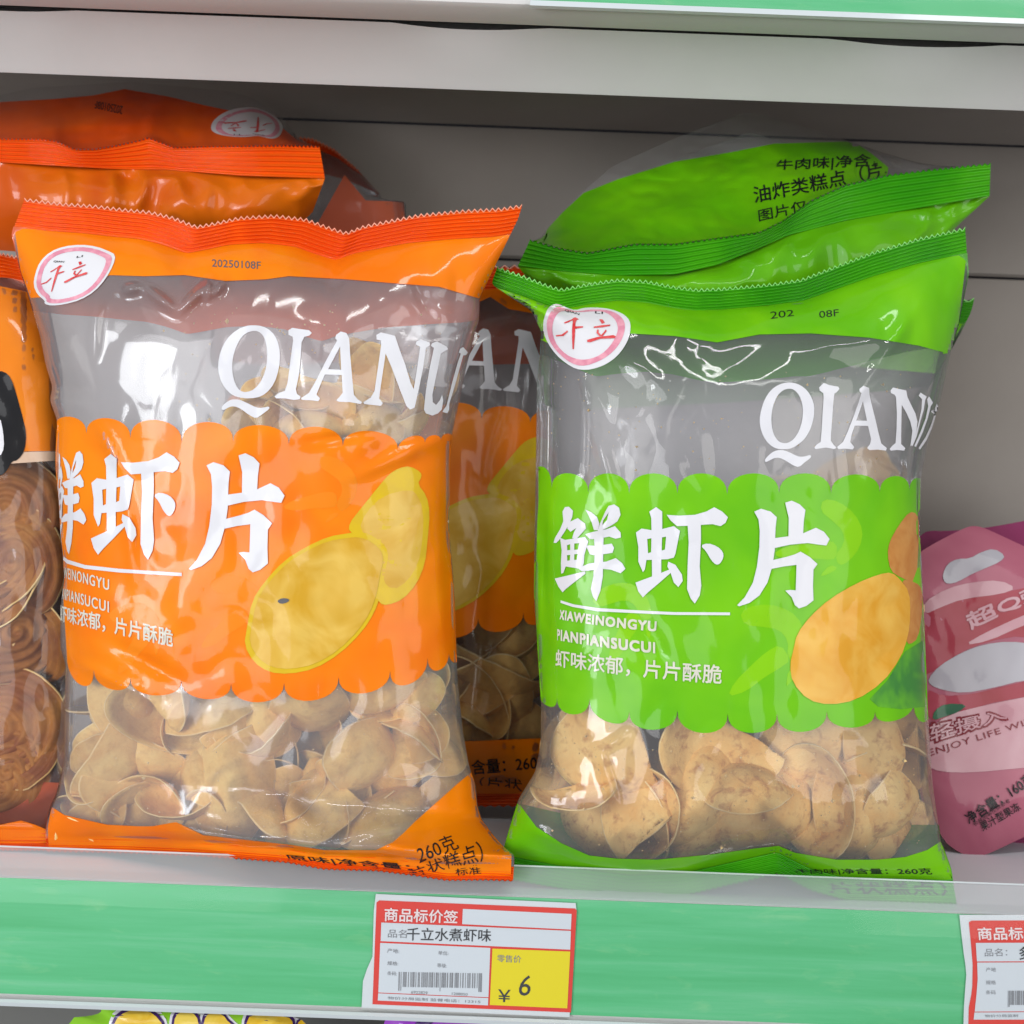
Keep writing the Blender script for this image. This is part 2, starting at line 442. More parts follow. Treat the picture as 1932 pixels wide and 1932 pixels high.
# ------------------------------------------------------------------ shelving unit
unit = empty('shelving_unit', (0, 0.1, -0.175), 'grey steel shop shelving bay with green price strips holding the snack bags', 'shelving')
ZD = -0.1750
def boxv(x0, x1, y0, y1, z0, z1):
    v = [(x, y, z) for x in (x0, x1) for y in (y0, y1) for z in (z0, z1)]
    f = [(0, 1, 3, 2), (4, 6, 7, 5), (0, 4, 5, 1), (2, 3, 7, 6), (0, 2, 6, 4), (1, 5, 7, 3)]
    return v, f
def add_box(name, x0, x1, y0, y1, z0, z1, mat, parent, bev=.001):
    v, f = boxv(x0, x1, y0, y1, z0, z1)
    o = mesh_obj(name, v, f, mat, parent, smooth=False)
    if bev:
        b = o.modifiers.new('b', 'BEVEL'); b.width = bev; b.segments = 2; b.limit_method = 'ANGLE'
    return o
XW = .75
add_box('shelf_board', -XW, XW, .0015, .2335, ZD - .030, ZD, M['deck'], unit)
def extrude_profile(name, prof, mat, parent, x0=-XW, x1=XW, nseg=1, thick=0, fn=None):
    v = []; n = len(prof)
    for k in range(nseg + 1):
        x = x0 + (x1 - x0) * k / nseg
        for q, (y, z) in enumerate(prof):
            if fn: y, z = fn(x, q, y, z)
            v.append((x, y, z))
    f = [(k * n + i, (k + 1) * n + i, (k + 1) * n + i + 1, k * n + i + 1) for k in range(nseg) for i in range(n - 1)]
    o = mesh_obj(name, v, f, mat, parent, smooth=True)
    if thick:
        s = o.modifiers.new('s', 'SOLIDIFY'); s.thickness = thick; s.offset = 0
    e = o.modifiers.new('e', 'EDGE_SPLIT'); e.split_angle = math.radians(35)
    return o
# price rail on the front edge of the lower shelf
zs0, zs1 = -0.1750, -0.2285
rail = extrude_profile('price_rail', [(.0012, zs0 + .0), (.0012, zs1 - .001), (-.0015, zs1 - .003)], M['metal'], unit, thick=.0008)
strip = extrude_profile('price_strip', [(.0002, zs0 - .0002), (-.0004, zs0 - .004), (-.0006, -.20), (-.0002, zs1 + .0008)], M['strip'], rail)
lip = extrude_profile('clear_cover', [(-.0012, -.1745), (-.0030, -.180), (-.0042, -.1846), (-.0034, -.1849), (-.0040, -.195), (-.0040, -.215),
                      (-.0028, -.2290)], M['cover'], rail)
lip2 = extrude_profile('cover_lip', [(.0058, -.1630), (.0042, -.1655), (-.0011, -.1744)], M['lip'], rail)
lipe = extrude_profile('lip_edge', [(.0061, -.16295), (.0058, -.1623), (.0052, -.16285)], M['cover_edge'], rail)
edge = extrude_profile('cover_edge', [(-.0026, -.2291), (-.0040, -.2299), (-.0030, -.2318), (-.0012, -.2322)], M['cover_edge'], rail, thick=.0004)
# upper shelf
ZU = .2300
def gap(x, q, y, z):
    g = 0
    for cx, hw, a in ((-.030, .036, .0028), (.185, .040, .0030), (-.248, .03, .002)):
        d = (x - cx) / hw
        if abs(d) < 1: g = max(g, a * (1 - d * d))
    if q == 0: y += g * 1.7
    return y, z
fl = extrude_profile('upper_shelf_flange', [(-.0005, ZU + .055), (-.0005, ZU + .0010), (.0015, ZU), (.0180, ZU + .0003), (.0192, ZU + .0026)], M['metal'], unit, thick=.0008)
ub = extrude_profile('upper_shelf_board', [(.0213, ZU + .0001), (.0300, ZU - .0030), (.0460, .2170), (.0500, .2138), (.0530, .2116), (.0545, .2122), (.0550, .2200), (.0550, ZU + .0295)],
                     M['metal'], unit, nseg=160, fn=gap)
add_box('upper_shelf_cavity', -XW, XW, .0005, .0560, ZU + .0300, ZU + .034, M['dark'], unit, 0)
add_box('upper_shelf_rear', -XW, XW, .0565, .2335, ZU + .0275, ZU + .034, M['metal_panel'], unit, 0)
strip2 = extrude_profile('upper_price_strip', [(-.0016, ZU + .052), (-.0018, ZU + .0016)], M['strip'], unit, x0=pix(1003, 8, 0).x, x1=XW)
cov2 = extrude_profile('upper_clear_cover', [(-.0050, ZU + .052), (-.0052, ZU + .006), (-.0040, ZU + .0008)], M['cover'], unit, x0=pix(999, 8, 0).x, x1=XW)
edge2 = extrude_profile('upper_cover_edge', [(-.0040, ZU + .0012), (-.0062, ZU + .0002), (-.0060, ZU - .0018), (-.0020, ZU - .0012)], M['cover_edge'], unit, x0=pix(1000, 8, 0).x, x1=XW, thick=.0004)
# back panels (three stacked sheets with open joints)
zj = .1695
def panel(z0, z1):
    return extrude_profile('back_panel', [(.2380, z0), (.2352, z0 + .0015), (.2350, z0 + .006), (.2350, z1 - .004), (.2354, z1 - .001), (.2380, z1)], M['metal_panel'], unit, thick=0)
panel(zj + .0006, ZU + .0275); panel(-.05, zj - .0008); panel(-.172, -.052)
add_box('joint_shade_sheet', -XW, XW, .2395, .2450, -.6, .34, M['dark'], unit, 0)  # near-black sheet, shows as shade through the panel joints
# lower bay behind the goods of the next shelf down
add_box('lower_bay_panel', -XW, XW, .16, .165, -.50, ZD - .031, M['rear_dark'], unit, 0)

# ------------------------------------------------------------------ traced artwork of the packs (picture units)
def zz(ax, bx, ay, by): return lambda pts: [(ax + bx * x, ay + by * y) for x, y in pts]
Z7 = zz(371.5, .3526, 526, .3526); R6 = zz(1411.8, .1923, 693.5, .1923)
R4 = zz(1021.7, .3045, 916.5, .3045); Z4 = zz(433.5, .3205, 743, .3205); R2 = zz(990.8, .4167, 866.9, .4167)
LG = zz(990.8, .1282, 557.3, .1282); Z2 = zz(0, .545, 340.6, .545)

QI_A = [[smoothloop([(300,248),(350,252),(400,280),(432,330),(446,400),(440,480),(415,560),(370,615),(320,638),(250,640),(190,625),(145,580),(118,520),(112,460),(125,390),(160,320),(210,275),(260,252)]),
         smoothloop([(310,275),(345,290),(368,330),(378,400),(372,470),(350,540),(310,590),(265,608),(230,600),(205,565),(190,510),(188,450),(200,390),(225,330),(260,290)])],
        [smoothloop([(130,690),(150,665),(185,645),(225,645),(270,665),(320,690),(355,690),(385,682),(390,695),(350,725),(318,748),(280,730),(235,695),(195,680),(165,690),(140,705)])],
        [[(490,275),(510,262),(545,268),(600,275),(615,290),(600,305),(575,310),(560,340),(555,420),(545,520),(530,590),(535,615),(555,630),(550,645),(520,648),(470,640),(425,640),(415,630),(440,610),(470,600),(485,560),(500,440),(515,330),(512,310),(490,300)]],
        [[(745,300),(770,282),(800,290),(815,320),(820,400),(830,520),(840,620),(860,645),(885,660),(875,670),(820,660),(760,658),(745,650),(765,630),(780,610),(775,515),(685,512),(660,570),(640,620),(660,640),(650,655),(610,650),(565,648),(555,640),(600,610),(640,540),(690,440),(750,330),(740,318)],
         [(766,362),(702,484),(772,487)]],
        [[(960,300),(985,287),(1020,295),(1060,305),(1085,380),(1115,460),(1145,560),(1160,590),(1175,500),(1190,400),(1195,365),(1170,350),(1175,335),(1200,325),(1245,340),(1248,355),(1225,370),(1210,480),(1185,600),(1165,690),(1140,700),(1120,680),(1085,590),(1040,470),(1010,400),(995,500),(980,600),(975,640),(995,665),(985,680),(940,675),(895,670),(890,660),(930,635),(950,600),(965,500),(985,360),(985,330),(962,325)]],
        [[(1258,345),(1285,335),(1335,362),(1342,378),(1320,390),(1305,400),(1280,520),(1260,620),(1262,660),(1280,675),(1300,650),(1312,620),(1318,650),(1310,700),(1290,720),(1260,732),(1225,720),(1215,700),(1225,600),(1245,480),(1265,385),(1268,370),(1252,358)]],
        [[(1408,375),(1425,365),(1450,395),(1440,408),(1425,410),(1400,500),(1375,590),(1350,670),(1350,700),(1340,720),(1314,712),(1320,700),(1335,680),(1365,560),(1395,450),(1412,400),(1402,395)]]]
QI_G = [[smoothloop([(380,145),(440,148),(510,170),(580,225),(625,300),(648,380),(645,480),(620,580),(570,680),(500,750),(420,795),(350,803),(270,795),(200,750),(150,680),(120,600),(110,510),(125,420),(160,310),(220,220),(300,165)]),
         smoothloop([(400,205),(450,215),(500,270),(530,350),(538,430),(530,520),(500,620),(450,700),(390,740),(340,742),(290,720),(250,660),(230,580),(225,480),(240,380),(280,280),(340,220)])],
        [smoothloop([(160,905),(200,860),(250,820),(320,805),(380,820),(450,855),(510,878),(560,870),(610,855),(618,880),(560,925),(495,980),(440,960),(380,920),(310,885),(260,885),(210,910),(170,930)])],
        [[(695,195),(740,150),(790,170),(885,188),(895,210),(870,240),(845,255),(835,330),(825,480),(812,640),(810,720),(835,755),(865,785),(845,800),(760,785),(660,800),(645,785),(670,755),(710,730),(718,640),(730,450),(740,290),(735,250),(700,225)]],
        [[(1090,210),(1130,178),(1185,200),(1190,270),(1215,380),(1250,520),(1280,650),(1305,745),(1360,790),(1350,815),(1270,805),(1190,810),(1165,790),(1195,750),(1205,700),(1175,572),(1045,570),(1015,650),(1000,730),(1040,780),(1025,803),(950,795),(885,800),(870,780),(930,730),(975,630),(1030,490),(1080,350),(1110,250),(1092,235)],
         [(1125,330),(1060,520),(1165,522)]],
        [[(1395,225),(1420,195),(1480,210),(1550,225),(1562,290),(1600,370),(1640,450),(1660,530),(1650,620),(1630,720),(1590,775),(1600,700),(1610,620),(1590,530),(1550,440),(1505,365),(1503,480),(1500,640),(1500,750),(1540,790),(1530,815),(1460,808),(1400,815),(1385,800),(1410,770),(1445,740),(1455,600),(1458,440),(1450,290),(1435,265),(1400,250)]],
        [[(1672,275),(1690,245),(1750,285),(1735,320),(1720,420),(1690,520),(1650,680),(1612,770),(1600,765),(1640,670),(1680,500),(1700,400),(1705,310)]],
        [[(1755,310),(1775,282),(1812,345),(1790,380),(1760,500),(1710,640),(1645,780),(1628,770),(1690,630),(1740,500),(1765,380)]],
        [[(1830,400),(1850,355),(1865,385),(1850,440),(1800,600),(1750,710),(1685,805),(1670,790),(1740,680),(1790,570),(1830,450)]]]
XIAN = [[[(130,160),(145,132),(170,130),(195,155),(190,195),(170,240),(140,290),(110,335),(90,355),(75,352),(85,320),(115,270),(135,220)]],
        [[(165,228),(225,200),(270,235),(275,265),(235,310),(215,330),(190,325),(200,290),(215,262),(180,285),(160,265)]],
        [[(115,322),(145,335),(270,318),(290,345),(265,430),(262,480),(245,520),(225,512),(150,500),(135,540),(122,545),(120,480),(125,400)],
         [(158,368),(178,362),(178,398),(160,400)], [(203,358),(235,355),(225,395),(203,397)], [(158,430),(178,428),(176,462),(160,465)], [(203,425),(225,422),(218,458),(203,460)]],
        [[(82,575),(180,552),(270,530),(272,545),(200,600),(150,640),(130,660),(105,625)]],
        [[(272,148),(310,165),(345,195),(358,235),(350,275),(325,275),(310,225),(290,180)]],
        [[(415,125),(450,115),(480,135),(490,180),(470,220),(430,248),(390,268),(345,290),(362,235),(395,160)], [(416,165),(382,215),(376,244),(406,212)]],
        [[(270,300),(320,285),(400,270),(455,250),(490,290),(492,320),(460,328),(420,315),(330,330),(300,330)]],
        [[(275,370),(330,372),(390,365),(435,358),(450,385),(440,415),(400,422),(330,430),(300,425)]],
        [[(225,510),(300,480),(400,470),(460,448),(500,480),(520,515),(490,542),(430,520),(380,515),(300,525),(250,530)]],
        [[(325,300),(385,300),(382,420),(380,560),(365,650),(340,715),(320,690),(305,640),(322,560),(330,420)]]]
XIA = [[[(585,290),(620,265),(680,275),(740,270),(820,250),(858,280),(850,320),(830,420),(820,445),(780,455),(650,460),(640,520),(628,535),(600,470),(600,380)],
        [(655,330),(681,325),(679,412),(660,418)], [(745,320),(772,315),(765,395),(745,402)]],
       [[(668,160),(710,132),(748,160),(748,300),(742,440),(742,545),(685,568),(682,300),(680,200)]],
       [[(582,600),(690,560),(790,520),(800,540),(720,610),(660,660),(628,692),(600,655)]],
       [[(785,470),(830,490),(870,550),(875,590),(848,628),(820,600),(800,540),(780,500)]],
       [[(775,180),(850,185),(950,180),(1020,160),(1070,133),(1120,160),(1155,195),(1140,230),(1110,250),(1060,238),(900,248),(840,250),(800,215)]],
       [[(905,235),(987,230),(988,330),(980,500),(990,620),(980,680),(950,730),(925,700),(902,640),(905,500),(912,350)]],
       [smoothloop([(985,370),(1030,355),(1090,375),(1125,410),(1128,445),(1105,485),(1080,490),(1050,460),(1020,405)])]]
PIAN = [[[(1318,160),(1360,142),(1420,160),(1458,195),(1450,260),(1445,400),(1430,500),(1400,600),(1350,680),(1290,725),(1225,747),(1212,740),(1260,690),(1310,600),(1335,500),(1350,380),(1352,280),(1345,210)]],
        [[(1510,105),(1550,92),(1600,115),(1635,150),(1625,220),(1620,310),(1530,325),(1532,200)]],
        [[(1440,325),(1540,312),(1620,295),(1700,260),(1750,285),(1785,330),(1765,370),(1720,365),(1650,355),(1540,365),(1435,388)]],
        [[(1435,460),(1520,440),(1570,425),(1605,408),(1660,440),(1710,485),(1685,520),(1682,620),(1685,710),(1640,745),(1595,760),(1570,740),(1550,690),(1510,650),(1540,645),(1575,648),(1578,560),(1580,490),(1500,500),(1425,515)]]]
ULINE = [[[(118,710),(200,735),(350,758),(600,772),(820,783),(1168,785),(1168,802),(820,800),(600,790),(350,778),(190,750),(118,725)]]]
LOGO_OUT = smoothloop([(300,270),(340,180),(430,122),(520,135),(620,185),(740,220),(850,185),(1000,175),(1200,190),(1350,230),(1470,290),(1540,370),(1555,480),(1530,620),(1460,760),(1350,900),(1200,1010),(1050,1070),(900,1100),(750,1085),(600,1000),(450,870),(330,700),(270,550),(262,400)])
RING_O = smoothloop([(312,450),(330,330),(390,220),(470,160),(560,180),(700,225),(800,232),(950,205),(1150,208),(1290,235),(1400,300),(1465,390),(1470,500),(1430,640),(1340,780),(1220,890),(1080,970),(900,1035),(750,1030),(600,950),(450,810),(350,660)])
RING_I = smoothloop([(395,480),(420,360),(470,270),(545,225),(640,235),(800,248),(1000,232),(1150,235),(1260,290),(1345,380),(1370,500),(1330,620),(1240,760),(1120,870),(980,930),(850,950),(730,930),(600,870),(470,740),(410,600)])
LOGO_CH = [[[(575,395),(640,370),(700,345),(702,362),(640,395),(580,415)]],
           [[(700,335),(740,320),(790,350),(760,360),(742,400),(737,480),(730,600),(715,790),(697,790),(690,640),(690,500),(700,400)]],
           [[(725,455),(850,452),(852,472),(725,492)]],
           [[(450,585),(540,575),(620,515),(630,535),(560,598),(455,605)]],
           [[(1090,350),(1140,352),(1172,400),(1130,418),(1108,380)]],
           [[(1010,458),(1140,436),(1250,428),(1250,446),(1140,468),(1010,478)]],
           [[(1060,500),(1048,550),(1098,602),(1122,590),(1080,545),(1082,505)]],
           [[(1188,500),(1200,525),(1132,605),(1108,592),(1158,540)]],
           [[(910,655),(1060,612),(1300,583),(1333,600),(1322,628),(1100,638),(960,688),(915,685)]]]
SHRIMP = [[(0,12),(25,0),(60,2),(88,18),(100,45),(98,75),(88,92),(72,80),(74,55),(60,38),(35,34),(8,32)], [(62,60),(78,84),(62,96),(38,110),(10,132),(-18,140),(-8,118),(18,92),(40,72)],
          [(90,95),(78,118),(70,125),(74,98)]]

def scallops(val, ext):
    """val: valley points; ext: extreme y of each lobe between them"""
    out = []
    for (x0, y0), (x1, y1), e in zip(val, val[1:], ext):
        for k in range(12):
            a = math.pi * k / 12; c = (1 - math.cos(a)) / 2
            out.append((x0 + (x1 - x0) * c, (y0 + (y1 - y0) * c) + (e - (y0 + y1) / 2) * (math.sin(a) ** .8)))
    out.append(val[-1]); return out
BAND_A = scallops([(100,812),(163,818),(246,827),(343,835),(440,834),(545,839),(647,842),(751,849),(802,836),(832,832),(856,830)], [786,789,792,796,802,805,813,823,821,818]) + \
    scallops([(866,1236),(847,1230),(807,1240),(736,1265),(639,1277),(536,1288),(436,1289),(342,1283),(246,1279),(177,1263),(126,1235)], [1250,1265,1291,1308,1322,1325,1319,1312,1301,1292])
BAND_G = scallops([(1004,915),(1041,921),(1110,929),(1187,931),(1278,931),(1372,933),(1470,931),(1568,931),(1660,929),(1716,925),(1742,920)], [880,893,893,893,893,893,893,895,898,902]) + \
    scallops([(1755,1335),(1724,1325),(1651,1342),(1560,1342),(1466,1346),(1373,1346),(1278,1340),(1187,1342),(1112,1319),(1051,1317),(1008,1290)], [1362,1360,1373,1381,1383,1383,1377,1363,1348,1330])

def sub(shapes, f, post=None):
    r = []
    for sh in shapes:
        r.append([[post(*p) if post else p for p in f(l)] for l in sh])
    return r

# ------------------------------------------------------------------ bags
def seg_d(px, py, a):
    x0, y0, x1, y1 = a; dx, dy = x1 - x0, y1 - y0
    k = max(0, min(1, ((px - x0) * dx + (py - y0) * dy) / (dx * dx + dy * dy)))
    return math.hypot(px - x0 - k * dx, py - y0 - k * dy), k

def make_depth(Ytop, Ybot, T, ts, tb, creases, seed, edgeY=None, wave=.004, rise=.17, wr=1.0, calm=()):
    def depth(u, t, px, py):
        Y = Ytop + (Ybot - Ytop) * t ** 1.5
        s = abs(2 * u - 1)
        cs = max(0, 1 - s ** 2.8) ** .55
        k = min(1, max(0, (t - ts) / rise)); kb = min(1, max(0, (1 - tb - t) / (rise * .8)))
        f = (1 - (1 - k) ** 2) * (1 - (1 - kb) ** 2); f = f ** .7 if f > 0 else 0
        Y -= T * cs * f
        w1 = math.sin(u * 9.5 + seed) * .6 + math.sin(u * 17 + 2 * seed) * .4
        Y += wave * w1 * math.exp(-max(0, t - ts) / .06)
        if t < ts: Y += .0007 * math.sin(t / ts * math.pi * 2 * 7)
        if t > 1 - tb: Y += .0006 * math.sin((1 - t) / tb * math.pi * 2 * 6)
        e = min(1, (1 - s) * 9) * (1 if f > 0 else 0)
        q = Vector((px * .0085, py * .0060, seed))
        n = noise.noise(q) * .0022 + (abs(noise.noise(q * 1.9)) - .2) * -.0018 + noise.noise(q * 4) * .0002
        for hx, hy, hw, hh in calm: n *= 1 - .85 * math.exp(-((px - hx) / hw) ** 2 - ((py - hy) / hh) ** 2)
        Y += n * e * min(1, f * 1.6) * wr
        # pleats that run down from the top seal and up from the bottom one
        pl = noise.noise(Vector((u * 13, t * 4, seed + 3))) * .0034
        Y += pl * e * (math.exp(-max(0, t - ts) / .075) * min(1, k * 8) + math.exp(-max(0, 1 - tb - t) / .05) * min(1, kb * 8)) * wr
        for c in creases:
            d, kk = seg_d(px, py, c[:4])
            if d < c[4] * 3: Y += c[5] * math.exp(-(d / c[4]) ** 2) * math.sin(math.pi * min(1, max(.06, kk * .9 + .05)))
        if edgeY: Y += edgeY(u, t)
        return Y
    return depth

def make_bag(label, colour, top, bottom, left, right, Ytop, Ybot, T, seed, ts=.045, tb=.035, creases=(), nu=150, nt_=230,
             edgeY=None, group=None, wave=.004, teeth=True, film='film', wr=1.0, calm=()):
    dep = make_depth(Ytop, Ybot, T, ts, tb, creases, seed, edgeY, wave, wr=wr, calm=calm)
    sh = Sheet(top, bottom, left, right, nu, nt_, dep)
    cx = sum(v.x for v in sh.V) / len(sh.V); zb = min(v.z for v in sh.V)
    root = empty('snack_bag', (cx, (Ytop + Ybot) / 2, zb), label, 'snack bag', group)
    n = nu + 1
    if teeth:
        for i in range(n):
            p = sh.P[i]; dy = 3.0 if i % 2 else -3.0
            sh.V[i] = pix(p[0], p[1] + dy, dep(i / nu, 0, *p))
            p = sh.P[nt_ * n + i]
            sh.V[nt_ * n + i] = pix(p[0], p[1] + dy * .6, dep(i / nu, 1, *p))
    js = round(ts * nt_); jb = nt_ - round(tb * nt_)
    V, Fc = sh.rows(js, jb)
    # rear skin: same outline, bulging the other way
    def dback(u, t, px, py):
        Y = Ytop + (Ybot - Ytop) * t ** 1.5
        s = abs(2 * u - 1); cs = max(0, 1 - s ** 2.8) ** .55
        k = min(1, max(0, (t - ts) / .17)); kb = min(1, max(0, (1 - tb - t) / .13))
        f = ((1 - (1 - k) ** 2) * (1 - (1 - kb) ** 2)) ** .7
        return Y + T * .9 * cs * f
    VB = []
    for j in range(js, jb + 1):
        for i in range(n):
            idx = j * n + i; t = j / nt_; u = i / nu
            edge = i in (0, nu) or j in (js, jb)
            VB.append(sh.V[idx] if edge else pix(*sh.P[idx], dback(u, t, *sh.P[idx])))
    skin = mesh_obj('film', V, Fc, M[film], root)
    # let the rear skin be a coarser mesh: every 3rd row/column
    mesh_obj('rear_film', VB, [f[::-1] for f in Fc], M['film_back'], root)
    def seal(name, j0, j1, m):
        V2 = []
        for a in range(m + 1):
            f = j0 + (j1 - j0) * a / m; j = min(int(f), nt_ - 1); k = f - j
            for i in range(n):
                p0, p1 = sh.P[j * n + i], sh.P[(j + 1) * n + i]; x = p0[0] + (p1[0] - p0[0]) * k; y = p0[1] + (p1[1] - p0[1]) * k
                if teeth and a in (0, m) and f in (0, nt_): y += (3.2 if i % 2 else -3.2) * (1 if f == 0 else .6)
                V2.append(pix(x, y, dep(i / nu, f / nt_, x, y)) if not (a == (m if f else 0) and 0) else sh.V[int(f) * n + i])
        mesh_obj(name, V2, Sheet._f(nu, m), M[colour + '_seal'], root)
    def cut_edge_highlight(row, sgn):  # pale strip along the cut teeth, paints their whitish highlights
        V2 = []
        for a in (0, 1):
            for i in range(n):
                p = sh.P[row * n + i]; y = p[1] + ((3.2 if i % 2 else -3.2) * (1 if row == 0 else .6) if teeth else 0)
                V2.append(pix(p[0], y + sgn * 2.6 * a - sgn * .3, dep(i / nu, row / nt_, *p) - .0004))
        mesh_obj('cut_edge_highlight', V2, Sheet._f(nu, 1), M['edge_' + colour], root)
    cut_edge_highlight(0, 1)
    seal('top_seal', 0, js, 56); seal('bottom_seal', jb, nt_, 48)
    # rear header and footer ink
    hb = max(js + 2, round((ts + .135) * nt_)); VH = VB[:(hb - js + 1) * n]
    mesh_obj('rear_header', [v + Vector((0, -.0006, 0)) for v in VH], [f[::-1] for f in Sheet._f(nu, hb - js)], M[colour + '_back'], root)
    fb = round((1 - tb - .085) * nt_); VH = VB[(fb - js) * n:]
    mesh_obj('rear_footer', [v + Vector((0, -.0006, 0)) for v in VH], [f[::-1] for f in Sheet._f(nu, jb - fb)], M[colour + '_back'], root)
    sh.bvh(); sh.root = root; sh.Y0 = (Ytop + Ybot) / 2; sh.js = js; sh.dback = dback
    return sh

def header_loop(sh, lower, top_t):
    """region between the seal's lower edge and a traced boundary"""
    n = sh.nu + 1; row = [sh.P[sh.js * n + i] for i in range(0, n, 3)]
    return row

def pr(sh, name, shapes, mat, off, cell=8, xf=None, parent=None, clip=None):
    return print_part(name, shapes, M[mat] if isinstance(mat, str) else mat, parent or sh.root, sh._b, off, sh.Y0, cell, xf, clip)

def side_points(sh, col_, y0, y1, inset=1.0):
    n = sh.nu + 1; r = []
    for j in range(sh.nt + 1):
        x, y = sh.P[j * n + col_]
        if y0 <= y <= y1: r.append((x + inset, y))
    return r[::3]

def mp0(pts): return [(x * .293, 415 + y * .293) for x, y in pts]
def put_logo(sh, post, off=.0009, outline=None):
    def shr(k): cx = sum(p[0] for p in outline) / len(outline); cy_ = sum(p[1] for p in outline) / len(outline); return [(cx + (x - cx) * k, cy_ + (y - cy_) * k) for x, y in outline]
    lg = pr(sh, 'brand_logo', [[outline or [post(*p) for p in LG(LOGO_OUT)]]], 'logo_white', off)
    pr(sh, 'ring', [[shr(.93), shr(.80)] if outline else [[post(*p) for p in LG(RING_O)], [post(*p) for p in LG(RING_I)]]], 'logo_pink', off + .0002, parent=lg)
    pr(sh, 'characters', sub(LOGO_CH, LG, post), 'logo_red', off + .0004, parent=lg)
    a = text_quad('QIAN', *[post(*p) for p in LG([(585,200),(800,262),(580,235),(795,295)])], bold=.02)
    b = text_quad('LI', *[post(*p) for p in LG([(1030,232),(1145,240),(1028,262),(1143,272)])], bold=.02)
    pr(sh, 'small_letters', [a, b], 'black_ink', off + .0004, parent=lg)

ident = lambda x, y: (x, y)
def A_pian(x, y): return (356 + (x - 1212) * .3159, 855 + (y - 92) * .3368)
def A_xia(x, y): return (171.5 + (x - 582) * .2923, 858 + (y - 133) * .3384 - (x - 582) * .01)
def A_xian(x, y): return ((130 + (x - 340) * .183) if x > 270 else 117 + (x - 270) * .045, 851 + (y - 115) * .325)
def raw(shapes, f): return [[[f(*p) for p in l] for l in sh_] for sh_ in shapes]

def art_orange(sh, post, off=.0003, logo=True, clipf=None, full=True):
    P = lambda pts: [post(*p) for p in pts]
    kw = dict(clip=clipf)
    pr(sh, 'label_band', [[P(BAND_A)]], 'orange', off, **kw)
    pr(sh, 'brand_lettering', sub(QI_A, Z7, post), 'white_ink', off + .0003, **kw)
    big = raw(XIAN, lambda x, y: post(*A_xian(x, y))) + raw(XIA, lambda x, y: post(*A_xia(x, y))) + raw(PIAN, lambda x, y: post(*A_pian(x, y)))
    pr(sh, 'product_lettering', big, 'white_ink', off + .0005, **kw)
    if full:
        ul = [[P([(116,1047),(128,1056),(160,1066),(224,1073),(343,1081),(343,1087),(224,1080),(160,1073),(126,1063),(116,1053)])]]
        pr(sh, 'underline', ul, 'white_ink', off + .0005)
        q = lambda *a: [post(*p) for p in a]
        pr(sh, 'spelled_out_name', [text_quad('XIAWEINONGYU', *q((116,1069),(206,1093.5),(116,1089),(206,1114)), bold=.015, uexp=1.9, space=1.15),
                                text_quad('PIANPIANSUCUI', *q((116,1109),(205.6,1135),(116,1130),(205.6,1155.5)), bold=.015, uexp=1.9, space=1.15)], 'small_ink', off + .0005)
        pr(sh, 'slogan', [text_quad('虾味浓郁，片片酥脆', *q((113,1141),(326,1187),(113,1173),(326,1222)), bold=.016, uexp=1.25)], 'small_ink', off + .0005)
        for k, (x, y, s_, r_) in enumerate(((395, 1085, 1.0, 0), (610, 850, .95, .5), (200, 1150, .9, -.3))):
            m_ = lambda pts: [post(x + (a * math.cos(r_) - b * math.sin(r_)) * s_, y + (a * math.sin(r_) + b * math.cos(r_)) * s_) for a, b in pts]
            pr(sh, 'shrimp_motif', [[smoothloop(m_(l))] for l in SHRIMP], 'shrimp_o', off + .00012, cell=14)
    fo = [(700,820),(780,812),(860,845),(920,900),(935,960),(915,1040),(890,1180),(850,1290),(780,1400),(650,1530),(500,1620),(350,1650),(230,1640),(140,1580),(85,1480),(100,1380),(130,1220),(200,1110),(320,980),(450,900),(580,840)]
    bo = [(1000,435),(1060,425),(1125,460),(1130,490),(1105,530),(1160,600),(1178,700),(1165,860),(1150,1000),(1100,1120),(1020,1210),(930,1245),(880,1235),(800,1100),(830,950),(800,880),(700,810),(705,760),(760,690),(880,540),(940,470)]
    bi = [(1060,560),(1110,600),(1140,700),(1135,860),(1110,1000),(1050,1100),(960,1160),(900,1100),(890,950),(850,860),(760,800),(800,700),(900,600)]
    shrink = lambda pts, k, cx, cy_: [(cx + (x - cx) * k, cy_ + (y - cy_) * k) for x, y in pts]
    pr(sh, 'chip_picture', [[smoothloop(P(Z4(bo)))], [smoothloop(P(Z4(fo)))]], 'pic_rim', off + .0003, **kw)
    pr(sh, 'chip_picture_centre', [[smoothloop(P(Z4(bi)))]], 'pic_yellow', off + .00042, **kw) if 0 else None
    b = pr(sh, 'chip_picture', [[smoothloop(P(Z4(shrink(fo, .93, 505, 1235))))]], 'pic_yellow', off + .0006, **kw)
    b = pr(sh, 'chip_picture', [[smoothloop(P(Z4(bi)))]], 'pic_yellow', off + .00031, **kw)
    if logo: put_logo(sh, lambda x, y: (104 + (x - 1080.5) * .78 - (y - 624) * .22, 522 + (y - 624) * .82 - (x - 1080.5) * .20), outline=
        smoothloop(mp0([(105,165),(190,155),(300,158),(400,170),(500,195),(600,230),(640,250),(625,300),(560,400),(480,490),(380,560),(290,575),(180,560),(170,545),(100,470),(75,400),(90,300),(140,220)][:0] +
        [(225,350),(255,270),(320,205),(410,170),(520,158),(620,170),(700,200),(745,225),(730,290),(680,380),(610,460),(520,515),(410,545),(330,552),(285,540),(290,520),(240,480),(215,420)])))

